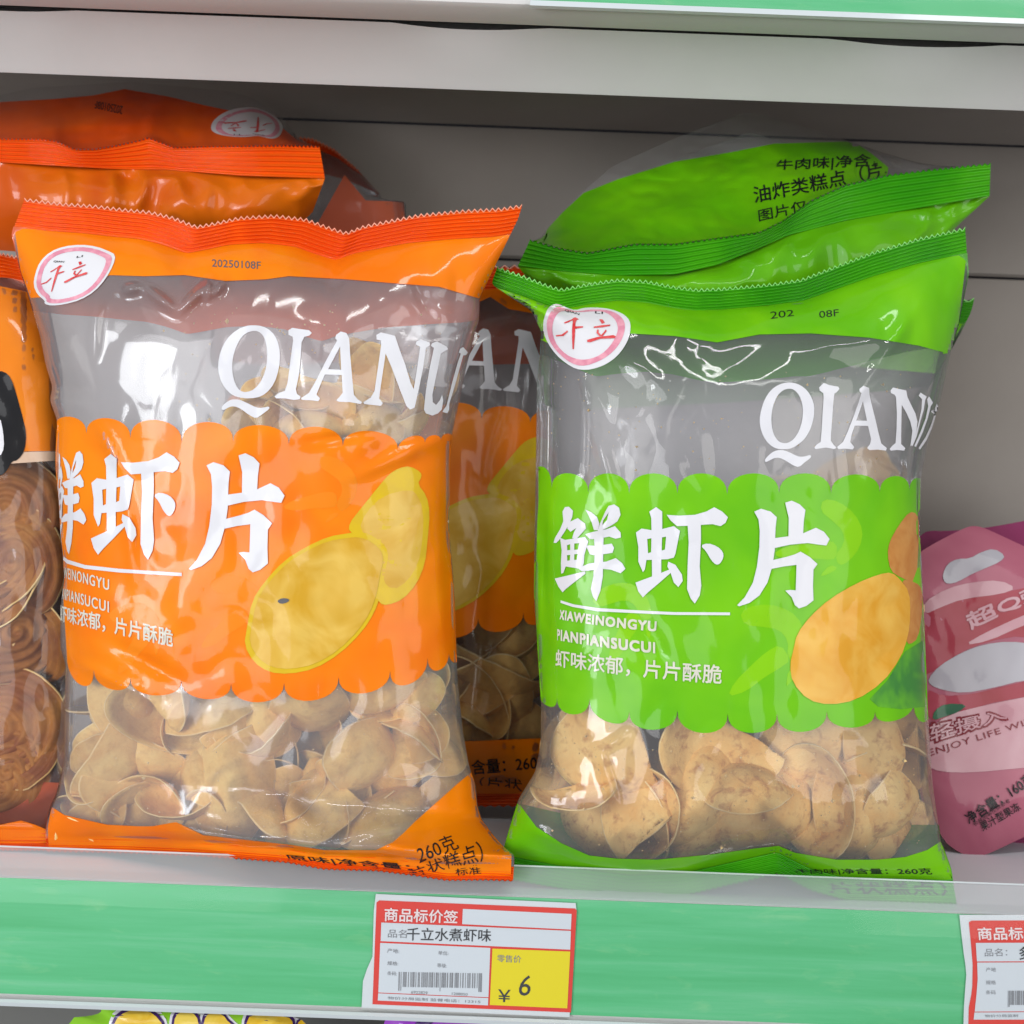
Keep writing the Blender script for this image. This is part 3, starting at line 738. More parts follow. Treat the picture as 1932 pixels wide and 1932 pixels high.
# ---- orange bag in front (left)
A_top = [(46,376),(109,384),(180,389),(229,395),(283,400),(327,411),(371,428),(403,422),(452,411),(518,407),(578,414),(616,428),(654,440),(687,427),(736,417),(790,406),(872,398),(948,394),(985,388)]
A_left = [(46,376),(22,441),(39,512),(56,565),(76,635),(86,688),(99,730),(94,755),(108,794),(105,853),(105,887),(111,945),(114,1008),(118,1046),(121,1089),(117,1124),(114,1147),(114,1222),(124,1256),(123,1291),(121,1383),(120,1440),(107,1498),(95,1520),(87,1560),(86,1606)]
A_right = [(985,388),(978,412),(940,490),(905,562),(904,604),(893,640),(878,700),(864,770),(853,820),(848,870),(849,930),(846,985),(853,1063),(858,1130),(861,1224),(864,1290),(873,1378),(885,1445),(897,1480),(901,1520),(908,1545),(928,1572),(950,1598),(971,1612),(968,1662)]
A_bot = [(86,1606),(242,1609),(375,1615),(433,1619),(541,1627),(611,1640),(712,1643),(784,1652),(842,1661),(914,1660),(968,1662)]
A_cre = [(185,555,172,700,12,-.0035),(182,790,235,900,9,-.003),(235,900,255,1120,10,-.002),(200,1210,350,1290,14,.003),(130,1240,300,1330,10,-.002),
         (225,548,270,540,12,-.006),(270,540,335,588,11,-.007),(335,590,398,530,10,-.007),(398,530,388,572,8,-.005),(400,560,425,530,7,-.005),(600,690,860,560,30,.002),(640,620,700,900,30,-.0025),
         (560,840,720,815,12,.0025),(650,905,850,820,14,-.003),(840,860,850,1230,10,.003),(300,1540,560,1600,10,-.003),(540,1600,830,1540,12,-.003),(500,1450,620,1560,14,.002),
         (120,900,128,1220,9,.0025),(760,560,900,620,16,-.002),(780,530,820,610,12,.0025)]
def A_edge(u, t):
    return -.039 * min(1, max(0, (t - .88) / .085)) ** 1.3 * min(1, max(0, (u - .12) / .38))
bagA = make_bag('orange snack bag standing in front at the left, window glare on its clear upper film', 'orange',
                A_top, A_bot, A_left, A_right, .034, .034, .031, 1.7, ts=.043, tb=.02, creases=A_cre, edgeY=A_edge, nu=170, nt_=250, wave=.0045, calm=((265, 700, 90, 110),), film='film_haze_sheen')
def outer_row(sh, j, step=2):
    n = sh.nu + 1; return [sh.P[j * n + i] for i in range(0, n, step)]
def colp(sh, i, y0, y1):
    n = sh.nu + 1; return [sh.P[j * n + i] for j in range(sh.js, sh.nt + 1, 3) if y0 < sh.P[j * n + i][1] < y1]
hdr = outer_row(bagA, bagA.js) + [(904,563),(828,541),(752,535),(654,527),(545,521),(501,527),(425,530),(349,519),(272,521),(207,519),(150,545),(100,560),(58,562)][:] + [(39,512)]
pr(bagA, 'header_print', [[hdr]], 'orange', .0005, cell=6)
ftr = [(122,1538),(202,1556),(260,1559),(288,1559),(332,1551),(384,1576),(548,1594),(611,1604),(709,1604),(741,1589),(761,1572),(784,1549),(827,1511),(865,1477),(892,1455),(900,1520),(908,1546),(928,1573),(950,1598),(965,1612),(964,1652),(842,1655),(712,1636),(541,1621),(375,1610),(92,1600),(90,1562),(97,1522)]
pr(bagA, 'footer_print', [[ftr]], 'orange', .0003)
art_orange(bagA, ident)
DT = lambda s, x, y, w_, h_, sl: text_quad(s, (x, y), (x + w_, y + w_ * sl), (x, y + h_), (x + w_, y + h_ + w_ * sl), bold=.01)
pr(bagA, 'date_code', [DT('20250108F', 400, 489, 92, 14, .05)], 'grey_ink', .0006)
pr(bagA, 'net_weight_text', [text_quad('原味|净含量：', (535,1612),(770,1630),(545,1624),(778,1646), bold=.012), text_quad('260克', (784,1596),(850,1573),(792,1632),(868,1600)),
                         text_quad('片状糕点）', (770,1641),(905,1585),(778,1655),(915,1625)), text_quad('标准', (858,1640),(905,1630),(860,1652),(908,1650))], 'black_ink', .0007)
pr(bagA, 'ink_speck', [[smoothloop([(522,1134),(532,1128),(546,1130),(544,1136),(530,1140)])]], 'grey_ink', .0012)

# ---- green bag in front (right)
G_top = [(938,505),(989,522),(1030,538),(1058,547),(1112,536),(1166,528),(1219,531),(1273,542),(1315,547),(1364,545),(1422,540),(1460,536),(1513,528),(1567,507),(1647,477),(1733,451),(1821,431)]
G_left = [(938,505),(927,536),(962,560),(1003,587),(1021,625),(1018,667),(1013,721),(1012,800),(1011,892),(1009,1000),(1007,1117),(1014,1221),(1021,1330),(1020,1404),(1010,1456),(978,1508),(962,1560),(950,1600),(947,1656)]
G_right = [(1821,431),(1827,518),(1808,614),(1793,667),(1776,748),(1747,850),(1738,904),(1735,992),(1741,1100),(1745,1200),(1751,1352),(1760,1482),(1775,1586),(1794,1638),(1805,1706)]
G_bot = [(947,1656),(1010,1668),(1080,1680),(1190,1695),(1290,1690),(1400,1664),(1469,1648),(1530,1680),(1600,1700),(1700,1703),(1805,1706)]
G_cre = [(1100,700,1108,760,8,-.003),(1108,760,1165,950,14,-.0035),(1165,950,1130,1010,12,-.0025),(1150,1090,1290,1300,22,.003),(1190,1380,1130,1420,8,-.003),(1130,1410,1165,1530,8,-.0035),
         (1273,640,1360,700,26,.0025),(1360,700,1480,640,26,.0025),(1600,780,1740,560,14,-.003),(1640,860,1735,900,9,.003),(1500,660,1700,640,16,-.002),(1150,650,1290,760,16,-.002),
         (1000,1560,1100,1615,12,-.003),(1422,1600,1500,1605,16,-.002),(1700,1600,1780,1560,14,.003),(1300,1250,1600,1150,40,.0015),(1020,900,1030,1250,8,.002)]
bagG = make_bag('green snack bag standing in front at the right above the shelf edge', 'green',
                G_top, G_bot, G_left, G_right, .042, .012, .036, 4.1, ts=.036, tb=.035, creases=G_cre, nu=170, nt_=250, wave=.0045)
hdr = outer_row(bagG, bagG.js) + [(1808,614),(1793,668),(1733,652),(1640,637),(1530,629),(1433,631),(1353,646),(1273,634),(1187,629),(1100,640),(1040,650),(1019,640),(1020,622),(1003,588)]
pr(bagG, 'header_print', [[hdr]], 'green', .0005, cell=6)
jb = bagG.nt - round(.035 * bagG.nt)
ftr = [(976,1512),(1012,1560),(1059,1591),(1111,1614),(1163,1620),(1240,1622),(1344,1612),(1422,1601),(1469,1596),(1500,1609),(1578,1622),(1656,1622),(1708,1617),(1749,1604),(1774,1588),(1786,1612),(1794,1638)] + outer_row(bagG, jb)[::-1] + [(950,1600),(962,1560)]
pr(bagG, 'footer_print', [[ftr]], 'green', .0003)
pr(bagG, 'label_band', [[BAND_G]], 'green', .0003)
pr(bagG, 'brand_lettering', sub(QI_G, R6), 'white_ink', .0006)
pr(bagG, 'product_lettering', sub(XIAN, R4) + sub(XIA, R4) + sub(PIAN, R4), 'white_ink', .0008)
pr(bagG, 'underline', sub(ULINE, R4), 'white_ink', .0008)
pr(bagG, 'spelled_out_name', [text_quad('XIAWEINONGYU', (1057,1151),(1239,1173),(1056,1168),(1238,1191), bold=.045, uexp=1.25, sag=2, space=1.15),
                          text_quad('PIANPIANSUCUI', (1051.5,1187.6),(1236,1212.6),(1051.5,1207),(1236,1232), bold=.045, uexp=1.25, sag=2, space=1.15)], 'small_ink', .0008)
pr(bagG, 'slogan', [text_quad('虾味浓郁，片片酥脆', (1048.6,1225),(1362,1255),(1048,1258),(1361,1291.5), bold=.016, uexp=1.1, sag=3)], 'small_ink', .0008)
for x, y, s_, r_ in ((1395, 1140, 1.25, 0), (1560, 930, 1.1, .6), (1110, 1120, 1.0, -.4)):
    m_ = lambda pts: [(x + (a * math.cos(r_) - b * math.sin(r_)) * s_, y + (a * math.sin(r_) + b * math.cos(r_)) * s_) for a, b in pts]
    pr(bagG, 'shrimp_motif', [[smoothloop(m_(l))] for l in SHRIMP], 'shrimp_g', .00042, cell=14)
g_front = [(1660,510),(1700,545),(1740,600),(1745,700),(1735,800),(1700,900),(1620,1010),(1500,1090),(1380,1112),(1280,1090),(1210,1010),(1198,930),(1215,860),(1230,790),(1290,710),(1380,630),(1500,560),(1600,520)]
g_up = [(1740,235),(1775,245),(1785,300),(1772,560),(1700,535),(1655,505),(1640,430),(1650,370),(1690,300)]
g_dn = [(1700,540),(1770,555),(1800,590),(1797,700),(1780,810),(1740,840),(1725,820),(1740,700),(1735,600)]
pr(bagG, 'leaf_picture', [[R2([(1560,1085),(1640,1000),(1720,870),(1800,820),(1815,1000),(1812,1120),(1700,1130),(1600,1120)])]], 'pic_leaf', .00045)
pr(bagG, 'chip_picture', [[smoothloop(R2(g_up))], [smoothloop(R2(g_dn))]], 'pic_brown', .0006)
pr(bagG, 'chip_picture', [[smoothloop(R2(g_front))]], 'pic_tan', .0008)
put_logo(bagG, ident)
pr(bagG, 'date_code', [text_quad('202', (1453,588),(1497,584),(1454,602),(1498,596)), text_quad('08F', (1545,587),(1582,583),(1546,600),(1583,596))], 'black_ink', .0007)
pr(bagG, 'net_weight_text', [text_quad('牛肉味|净含量：260克', (1500,1640),(1756,1638),(1503,1650),(1760,1652), bold=.01), text_quad('片状糕点）', (1560,1664),(1780,1662),(1566,1686),(1790,1690))], 'black_ink', .0007)

# ---- orange bag standing behind, between the two front ones
def B_map(x, y): return (975 + (x - 715) * .88, 632 + (y - 640) * .86)
def mp(pts, f): return [f(*p) for p in pts]
B_post = lambda x, y: B_map(x, y) if y < 780 else (975 + (x - 715) * .88 - 6, 768 + (y - 815) * .86)
bx = lambda x, y: (1038 + (x - 862) * .86, 508 + (y - 400) * .825)
B_right = [(1062,500),(1060,520),(1046,600),(1040,640),(1036,700),(1040,800),(1044,1000),(1046,1200),(1042,1400),(1048,1470),(1060,1520)]
bagB = make_bag('orange snack bag behind, showing between the front orange bag and front green bag', 'orange',
                [(330,500),(500,510),(700,495),(900,505),(1062,500)], [(380,1520),(700,1522),(1060,1520)],
                [(330,500),(372,600),(382,800),(385,1200),(380,1520)], B_right, .118, .120, .030, 7.3, nu=80, nt_=120, film='film_dark')
pr(bagB, 'header_print', [[outer_row(bagB, bagB.js) + [(1046,600),(1000,590),(960,583),(925,560),(860,590),(700,600),(400,600),(365,585)]]], 'orange', .0003, cell=20)
pr(bagB, 'footer_print', [[[(382,1400),(700,1402),(900,1398),(1041,1392),(1046,1470),(1054,1498),(700,1505),(384,1500)]]], 'orange', .0003, cell=20)
art_orange(bagB, B_post, logo=False, full=False, clipf=lambda x, y: x < 1045 and x > 386)
pr(bagB, 'net_weight_text', [text_quad('含量：260克', (888,1435),(1040,1422),(892,1462),(1040,1450), bold=.01), text_quad('（片状', (905,1466),(985,1470),(905,1484),(985,1494))], 'black_ink', .0008)

# ---- green bag standing behind the front green one
bagH = make_bag('green snack bag behind the front green one, dark seal corner poking out right', 'green',
                [(1080,600),(1400,590),(1700,575),(1838,565)], [(1120,1560),(1400,1565),(1740,1560)],
                [(1080,600),(1100,700),(1090,1000),(1095,1300),(1120,1560)], [(1838,565),(1832,590),(1800,650),(1735,760),(1712,860),(1712,1200),(1740,1560)],
                .118, .110, .028, 9.1, nu=70, nt_=110, film='film_dark')
pr(bagH, 'header_print', [[outer_row(bagH, bagH.js) + [(1800,650),(1765,705),(1600,690),(1400,705),(1200,690),(1100,700)]]], 'green', .0003, cell=20)
pr(bagH, 'label_band', [[[(1094,940),(1400,945),(1710,940),(1711,1250),(1400,1255),(1096,1250)]]], 'green', .0003, cell=20)

# ---- bags lying on top, their ends towards us
def lying(label, colour, far, seal_up, seal_lo, low, Yfar, Ynear, Ylow, seed, left_far, right_far, group=None):
    l0, r0 = seal_up[0], seal_up[-1]
    def dU(u, t, px, py):
        s = abs(2 * u - 1)
        k = (1 - t)
        Y = Ynear + (Yfar - Ynear) * k ** .8 + .006 * s * s
        q = Vector((px * .011, py * .02, seed)); e = min(1, k * 6)
        Y += (noise.noise(q) * .005 + abs(noise.noise(q * 2.2)) * -.003) * e
        Y += (abs(noise.noise(Vector((u * 14, 0, seed)))) - .2) * .012 * math.exp(-k * 7) * min(1, k * 12)
        return Y
    up = Sheet(far, seal_up, left_far, right_far, 110, 60, dU); up.bvh()
    n = len(up.V); cx = sum(v.x for v in up.V) / n
    zb = min(pix(p[0], p[1], Ylow).z for p in low)
    root = empty('snack_bag', (cx, (Ynear + Yfar) / 2, zb), label, 'snack bag', group)
    mesh_obj('film', up.V, up.faces(), M['film'], root)
    def dS(u, t, px, py):
        return Ynear - .004 + .003 * math.sin(u * 11 + seed) + .0008 * math.sin(t * math.pi * 2 * 6)
    sl = Sheet(seal_up, seal_lo, [seal_up[0], seal_lo[0]], [seal_up[-1], seal_lo[-1]], 170, 46, dS)
    for i in range(171):
        p = sl.P[i]; sl.V[i] = pix(p[0], p[1] + (2.6 if i % 2 else -2.6), dS(i / 170, 0, *p))
    o = mesh_obj('end_seal', sl.V, sl.faces(), M[colour + '_seal'], root)
    def dL(u, t, px, py):
        q = Vector((px * .012, py * .01, seed + 5))
        pl = (abs(noise.noise(Vector((u * 13, t * 2.2, seed + 9)))) - .2) * .013 * (.4 + abs(noise.noise(Vector((u * 4, 2, seed)))) * 2) * math.exp(-t * 2.2) * min(1, t * 10)
        return Ynear - .002 + (Ylow - Ynear) * t ** 1.6 - .012 * math.sin(t * math.pi) * (1 - abs(2 * u - 1) ** 3) + noise.noise(q) * .004 * min(1, t * 5) + pl
    lo = Sheet(seal_lo, low, [seal_lo[0], low[0]], [seal_lo[-1], low[-1]], 110, 50, dL); lo.bvh()
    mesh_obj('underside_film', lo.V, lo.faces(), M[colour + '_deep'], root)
    up.root = root; up.Y0 = Ynear; up.js = 0
    # rear skin closing the far side
    VB = [pix(p[0], p[1] + 40 * (1 - j_ / 60), Yfar + .02) for j_ in range(61) for p in [None] for p in up.P[j_ * 111:(j_ + 1) * 111]]
    mesh_obj('rear_film', VB, [f[::-1] for f in up.faces()], M['film_back'], root)
    return up
C_far = [(-30,186),(60,166),(150,160),(247,154),(353,164),(430,172),(476,184),(529,219),(564,262),(603,276)]
C_su = [(-30,262),(78,263),(106,267),(141,282),(176,282),(219,275),(264,265),(279,260),(300,268),(328,279),(388,277),(529,275),(603,277)]
C_sl = [(-30,305),(123,314),(212,319),(282,321),(317,321),(458,332),(613,337)]
bagC = lying('orange snack bag lying at the upper left with its logo upside down', 'orange', C_far, C_su, C_sl,
             [(-30,470),(100,480),(450,470),(560,430),(590,400)], .165, .078, .095, 2.2, [(-30,186),(-30,262)], [(603,276),(603,277)])
pr(bagC, 'end_print', [[[(-28,194),(100,187),(176,180),(235,168),(317,182),(388,199),(450,212),(522,232),(560,264),(585,273),(529,274),(388,276),(328,278),(300,267),(279,259),(264,264),(219,274),(176,281),(141,281),(106,266),(-28,261)]]], 'orange_seal', .0009, cell=6)
put_logo(bagC, lambda x, y: (466 - (x - 1107) * .82, 232 - (y - 635) * .48), .0014)
pr(bagC, 'date_code', [text_quad('20250108F', (180,190),(232,200),(178,204),(230,216), flip=True)], 'black_ink', .0014)

D_far = [(1016,452),(1055,405),(1099,362),(1155,314),(1273,261),(1412,210),(1487,229),(1567,255),(1647,282),(1690,320),(1720,325)]
D_su = [(1000,453),(1059,470),(1110,478),(1160,468),(1198,461),(1273,461),(1353,450),(1433,439),(1476,418),(1530,379),(1594,350),(1674,331),(1754,321),(1869,309)]
D_sl = [(977,502),(1059,512),(1166,520),(1273,518),(1353,500),(1428,470),(1487,444),(1594,417),(1701,398),(1867,370)]
bagD = lying('green snack bag lying at the upper right with black text on its end', 'green', D_far, D_su, D_sl,
             [(1010,545),(1200,590),(1500,600),(1700,560),(1792,440)], .150, .075, .085, 6.4, [(1016,452),(1000,453)], [(1720,325),(1869,309)])
pr(bagD, 'end_print', [[[(1004,452),(1020,446),(1060,402),(1101,364),(1166,338),(1273,305),(1380,287),(1460,271),(1594,267),(1612,268),(1645,290),(1676,316),(1674,330),(1594,349),(1530,378),(1476,417),(1433,438),(1353,449),(1273,460),(1198,460),(1160,467),(1110,477),(1059,469)]]], 'green', .0009, cell=6)
pr(bagD, 'net_weight_text', [text_quad('牛肉味|净含量：', (1466,302),(1690,286),(1464,324),(1688,316), bold=.016),
                         text_quad('油炸类糕点（片状', (1420,352),(1700,298),(1424,384),(1704,328), bold=.012),
                         text_quad('图片仅', (1430,396),(1520,376),(1432,418),(1524,398), bold=.010)], 'black_ink', .0014, clip=lambda x, y: x < 1606 + (y - 266) * 1.12)
# ---- shaded orange bag far behind
bagR = make_bag('dark shaded orange snack bag deepest in the shelf, only its seal corner visible', 'orange',
                [(545,258),(590,262),(630,282),(676,322)], [(560,620),(650,620),(765,600)], [(545,258),(550,400),(560,620)], [(676,322),(716,365),(722,378),(765,380),(768,450),(765,600)],
                .185, .18, .02, 3.3, nu=40, nt_=60, film='film_dark', wave=.001)
pr(bagR, 'side_print', [[[(690,378),(762,381),(766,450),(764,560),(640,560),(600,420),(650,330)]]], M['orange_back'], .0004, cell=20)

# ---- far left bag with spiral chips
M['amber'] = mat_print('amber_print', (.80, .25, .012, 1), (.72, .17, .01, 1), nscale=12)
M['cream'] = mat_print('cream_print', (.62, .45, .33, 1), None)
bagE = make_bag('amber snack bag of brown spiral chips cut off by the left picture edge', 'orange',
                [(-260,480),(-100,474),(0,478),(62,492)], [(-250,1606),(-100,1600),(0,1604),(86,1604)], [(-260,480),(-270,900),(-250,1606)],
                [(62,492),(90,560),(118,700),(126,900),(134,1200),(128,1500),(92,1560),(86,1604)], .062, .036, .024, 5.6, nu=80, nt_=140, film='film_dark')
pr(bagE, 'upper_print', [[[(-255,545),(-100,540),(0,540),(40,548),(86,562),(112,700),(120,851),(0,852),(-200,850)]]], 'amber', .0003, cell=18)
pr(bagE, 'cream_stripe', [[[(-200,853),(0,853),(121,852),(122,868),(0,876),(-200,878)]]], 'cream', .0003)
pr(bagE, 'black_emblem', [[smoothloop([(-60,700),(0,699),(15,705),(25,724),(34,755),(43,788),(50,818),(47,850),(34,868),(21,871),(14,888),(0,899),(-60,905)])]], 'black_ink', .0006)
pr(bagE, 'emblem_centre', [[smoothloop([(-40,780),(0,786),(6,815),(8,845),(0,862),(-40,866)])]], 'white_ink', .0009)
pr(bagE, 'footer_print', [[[(-245,1556),(0,1556),(40,1548),(66,1556),(90,1566),(86,1590),(0,1594),(-245,1594)]]], 'orange', .0003, cell=18)

# ------------------------------------------------------------------ chips
bagA.chip_floor = 1606; bagG.chip_floor = 1632; bagB.chip_floor = 1490; bagE.chip_floor = 1575; bagH.chip_floor = 1550
def chip_mesh(name, seed, a, b, cup, cut=None, rings=0, mat='chip_a', fold=0.0):
    rnd = random.Random(seed); nr, nth = (26 if rings else 9), 44; th = .0011
    ph = rnd.random() * 10
    def pt(r, an):
        rr = r * (1 + .05 * math.sin(2 * an + ph) + .03 * math.sin(3 * an + ph * 2) + .018 * noise.noise(Vector((math.cos(an) * 3, math.sin(an) * 3, ph))))
        x, y = a * rr * math.cos(an), b * rr * math.sin(an)
        if cut is not None:
            c, ca, wob = cut
            d = x * math.cos(ca) + y * math.sin(ca); lim = c * a + wob * .45 * a * noise.noise(Vector((x * 70, y * 70, ph)))
            if d > lim: x -= (d - lim) * math.cos(ca); y -= (d - lim) * math.sin(ca)
        q = (x / a) ** 2 + (y / b) ** 2
        z = -cup * q - fold * (x / a) ** 2 + .0016 * noise.noise(Vector((x * 60, y * 60, ph))) + .0006 * noise.noise(Vector((x * 170, y * 170, ph)))
        if rings: z += .0011 * math.sin(r * rings * 6.283 + an)
        return Vector((x, y, z))
    V = [pt(0, 0)] + [pt(i / nr, 2 * math.pi * k / nth) for i in range(1, nr + 1) for k in range(nth)]
    n = len(V)
    Vb = [v - Vector((0, 0, th)) for v in V]
    Fc = [(0, 1 + k, 1 + (k + 1) % nth) for k in range(nth)]
    for i in range(nr - 1):
        for k in range(nth):
            p = 1 + i * nth; q = 1 + (i + 1) * nth; k2 = (k + 1) % nth
            Fc.append((p + k, q + k, q + k2, p + k2))
    Fb = [tuple(n + i for i in f[::-1]) for f in Fc]
    p = 1 + (nr - 1) * nth
    # rounded rim
    R = []
    rim = []
    for k in range(nth):
        o_ = V[p + k]; d = Vector((o_.x, o_.y, 0)); d = d.normalized() * .0005 if d.length else d
        rim.append(o_ + d - Vector((0, 0, th / 2)))
    allv = V + Vb + rim; m = 2 * n
    for k in range(nth):
        k2 = (k + 1) % nth
        R.append((p + k, m + k, m + k2, p + k2)); R.append((m + k, n + p + k, n + p + k2, m + k2))
    me = bpy.data.meshes.new(name); me.from_pydata([tuple(v) for v in allv], [], Fc + Fb + R); me.materials.append(M[mat]); me.materials.append(M['chip_rim'])
    nf_ = len(Fc)
    for fi in range(len(Fc) + len(Fb), len(me.polygons)): me.polygons[fi].material_index = 1
    me.polygons.foreach_set('use_smooth', [True] * len(me.polygons)); me.update(); return me

def place(me, px, py, Y, rot, bag, label, group, name='chip', maxb=.02, size=1.0, margin=.0016):
    o = bpy.data.objects.new(name, me); COL.objects.link(o)
    o.rotation_euler = rot; o.scale = (size,) * 3
    R3 = o.rotation_euler.to_matrix() * size
    for tr_ in range(30):
        c = pix(px, py, Y); worst = 0; miss = Vector((0, 0, 0)); nm = 0
        for v in list(me.vertices)[::3]:
            w_ = c + R3 @ v.co
            r = (w_ - CAM).normalized(); h = bag._b.ray_cast(CAM, r)
            w2 = (w_ - CAM); pyv = 966 - w2.dot(UP) / w2.dot(FWD) * F
            if h[0] is not None and h[0].y < Y + .012 and pyv < getattr(bag, 'chip_floor', 9e9): worst = max(worst, (h[0].y + margin) - w_.y)
            else: nm += 1; miss += (w_ - c)
        if not nm: break
        px -= 6 * (1 if miss.x > .003 * nm else (-1 if miss.x < -.003 * nm else 0)); py += 4 * (1 if miss.z > .004 * nm else (-1 if miss.z < -.004 * nm else 0))
    if nm: bpy.data.objects.remove(o); return None
    c = c + (c - CAM).normalized() * worst
    o.location = c; tag(o, label, 'chip', group); return o

LIB_A = [chip_mesh('chip', s, .024 + .004 * (s % 3), .018 + .002 * (s % 2), .007 + .003 * (s % 4), (None if s % 3 else (.35, 1.2 * s, .2)), mat='chip_a', fold=.004 * (s % 3)) for s in range(8)]
LIB_B = [chip_mesh('chip', s + 20, .025 + .003 * (s % 3), .020 + .002 * (s % 2), .010 + .003 * (s % 3), (None if s % 3 else (.3, 1.7 * s, .25)), mat='chip_b', fold=.002 * (s % 3)) for s in range(8)]
LIB_C = [chip_mesh('chip', s + 50, .026, .021, .004, None, rings=5, mat='chip_c') for s in range(3)]
EUL = lambda tx, ty, tz: (math.radians(90 + tx), math.radians(ty), math.radians(tz))
# orientation: local +Z is the domed side; rotating x by +90 turns it towards the viewer (-Y)
from mathutils import Euler
def facing(tilt_x, tilt_z, spin):
    """dome towards camera, then tilted up/down and left/right (degrees)"""
    m = Euler((math.radians(90), 0, 0)).to_matrix() @ Euler((0, 0, math.radians(spin))).to_matrix()
    m = Euler((math.radians(tilt_x), 0, math.radians(tilt_z))).to_matrix() @ m
    return m.to_euler()

gA = 'golden chips inside the front orange bag'; gG = 'tan chips inside the front green bag'
def heap(bag, lib, zones, group, label, rnd, depth_rng, size=(.9, 1.15)):
    for (x0, x1, y0, y1, n, layer) in zones:
        for k in range(n):
            px, py = rnd.uniform(x0, x1), rnd.uniform(y0, y1)
            conc = rnd.random() < .4
            r = facing(rnd.uniform(-62, 62) + (180 if conc else 0), rnd.uniform(-62, 62), rnd.uniform(0, 360))
            u = layer; sz = rnd.uniform(*size) * (.78 if bag is bagA else 1)
            place(rnd.choice(lib), px, py, depth_rng[0] + (depth_rng[1] - depth_rng[0]) * u, r, bag, label, group, size=sz)
rnd = random.Random(11)
# hero chips: (x, y, size, tilt_x, tilt_z, spin, Y, label)
HA = [(434,1478,1.02,-8,4,95,.010,'large oval golden chip, palest and broadest in the clear bottom of the front orange bag'),
      (330,1350,.95,170,10,20,.016,'pale chip tucked under the left scallops of the front orange bag'),
      (640,1470,.62,35,-20,10,.014,'small ragged golden chip low in the right half of the front orange bag'),
      (520,1560,1.0,-35,-8,60,.012,'curled golden chip lying along the bottom of the front orange bag'),
      (650,1575,.85,-50,10,30,.012,'flat golden chip resting lowest above the footer of the front orange bag'),
      (735,1440,.95,10,68,10,.012,'curled golden chip seen edge on beside the right side of the front orange bag'),
      (800,1400,.85,190,-35,80,.014,'hollow golden chip facing out at the right side of the front orange bag'),
      (820,1290,.62,5,-25,40,.012,'small golden chip just under the right end of the orange scallops'),
      (580,1370,1.1,62,0,80,.020,'long golden chip lying nearly flat under the middle scallops of the front orange bag'),
      (690,1345,.95,66,-14,20,.022,'thin golden chip seen from its edge under the right scallops of the front orange bag'),
      (250,1440,1.0,15,60,70,.014,'chip standing on edge in the left of the front orange bag'),
      (210,1480,1.0,-5,70,10,.012,'leftmost chip standing on edge in the front orange bag'),
      (590,775,1.1,-66,3,5,.018,'long golden chip on top of the heap inside the front orange bag'),
      (705,800,.8,-30,12,70,.012,'square edged golden chip at the top right of the heap in the front orange bag'),
      ]
for x, y, s_, tx, tz, sp, Y, lb in HA:
    place(LIB_A[int(x) % 8], x, y, Y, facing(tx, tz, sp), bagA, lb, gA, size=s_ * .98)
heap(bagA, LIB_A, [(180,720,1530,1578,14,.4),(170,850,1260,1560,22,.45),(180,840,1260,1560,26,.8),(190,830,1250,1560,20,1.1),(160,260,1380,1560,6,.5),(480,800,760,860,10,.5),(520,800,730,850,8,.9),(300,700,900,1200,10,.9)], gA,
     'golden curved chip in the heap inside the front orange bag', rnd, (.008, .052))
HG = [(1168,1428,1.25,5,-14,20,.006,'largest pale chip at the left in the clear bottom of the front green bag'),
      (1355,1390,1.1,188,6,10,.018,'brown hollow chip facing out below the middle scallops of the front green bag'),
      (1556,1400,1.1,4,8,60,.012,'broad domed chip below the right scallops of the front green bag'),
      (1690,1420,.85,0,28,110,.012,'chip at the upper right in the clear bottom of the front green bag'),
      (1306,1508,.82,-6,-10,70,.002,'blotchy brown spotted small chip in the middle of the front green bag'),
      (1450,1542,1.0,-4,6,10,.003,'wide spotted chip right of the small blotchy one in the front green bag'),
      (1545,1542,.85,182,-30,80,.012,'ring shaped chip rim showing between two domed chips in the front green bag'),
      (1628,1556,.88,0,10,100,.008,'plain domed chip at the lower right of the front green bag'),
      (1720,1520,.8,8,35,40,.012,'rightmost small chip in the front green bag'),
      (1190,1545,1.05,-28,-6,90,.006,'wide chip lying low at the left of the front green bag'),
      (1062,1500,.8,120,-30,10,.014,'olive chip showing its edge at the far left corner of the front green bag'),
      (1415,1450,.75,-68,6,5,.006,'thin chip seen edge on above the spotted chips of the front green bag'),
      (1290,1575,.7,-20,4,60,.010,'chip peeping out under the small blotchy one in the front green bag')]
for x, y, s_, tx, tz, sp, Y, lb in HG:
    place(LIB_B[int(x) % 8], x, y, Y, facing(tx, tz, sp), bagG, lb, gG, size=s_ * 1.08)
heap(bagG, LIB_B, [(1060,1740,1560,1600,9,.45),(1080,1740,1330,1590,13,.85),(1080,1740,1320,1580,16,1.15),(1200,1700,1050,1250,8,.9)], gG,
     'tan curved chip in the heap inside the front green bag', rnd, (.010, .055))
heap(bagB, LIB_A, [(840,1030,1170,1400,16,.3),(600,1030,1170,1400,10,.9)], 'chips inside the orange bag behind', 'shaded golden chip inside the orange bag behind the front ones', rnd, (.10, .14))
heap(bagH, LIB_B, [(1150,1680,920,990,5,.6),(1150,1690,1300,1540,8,.5)], 'chips inside the hidden green bag', 'shaded tan chip inside the green bag hidden behind the front one', rnd, (.105, .14))
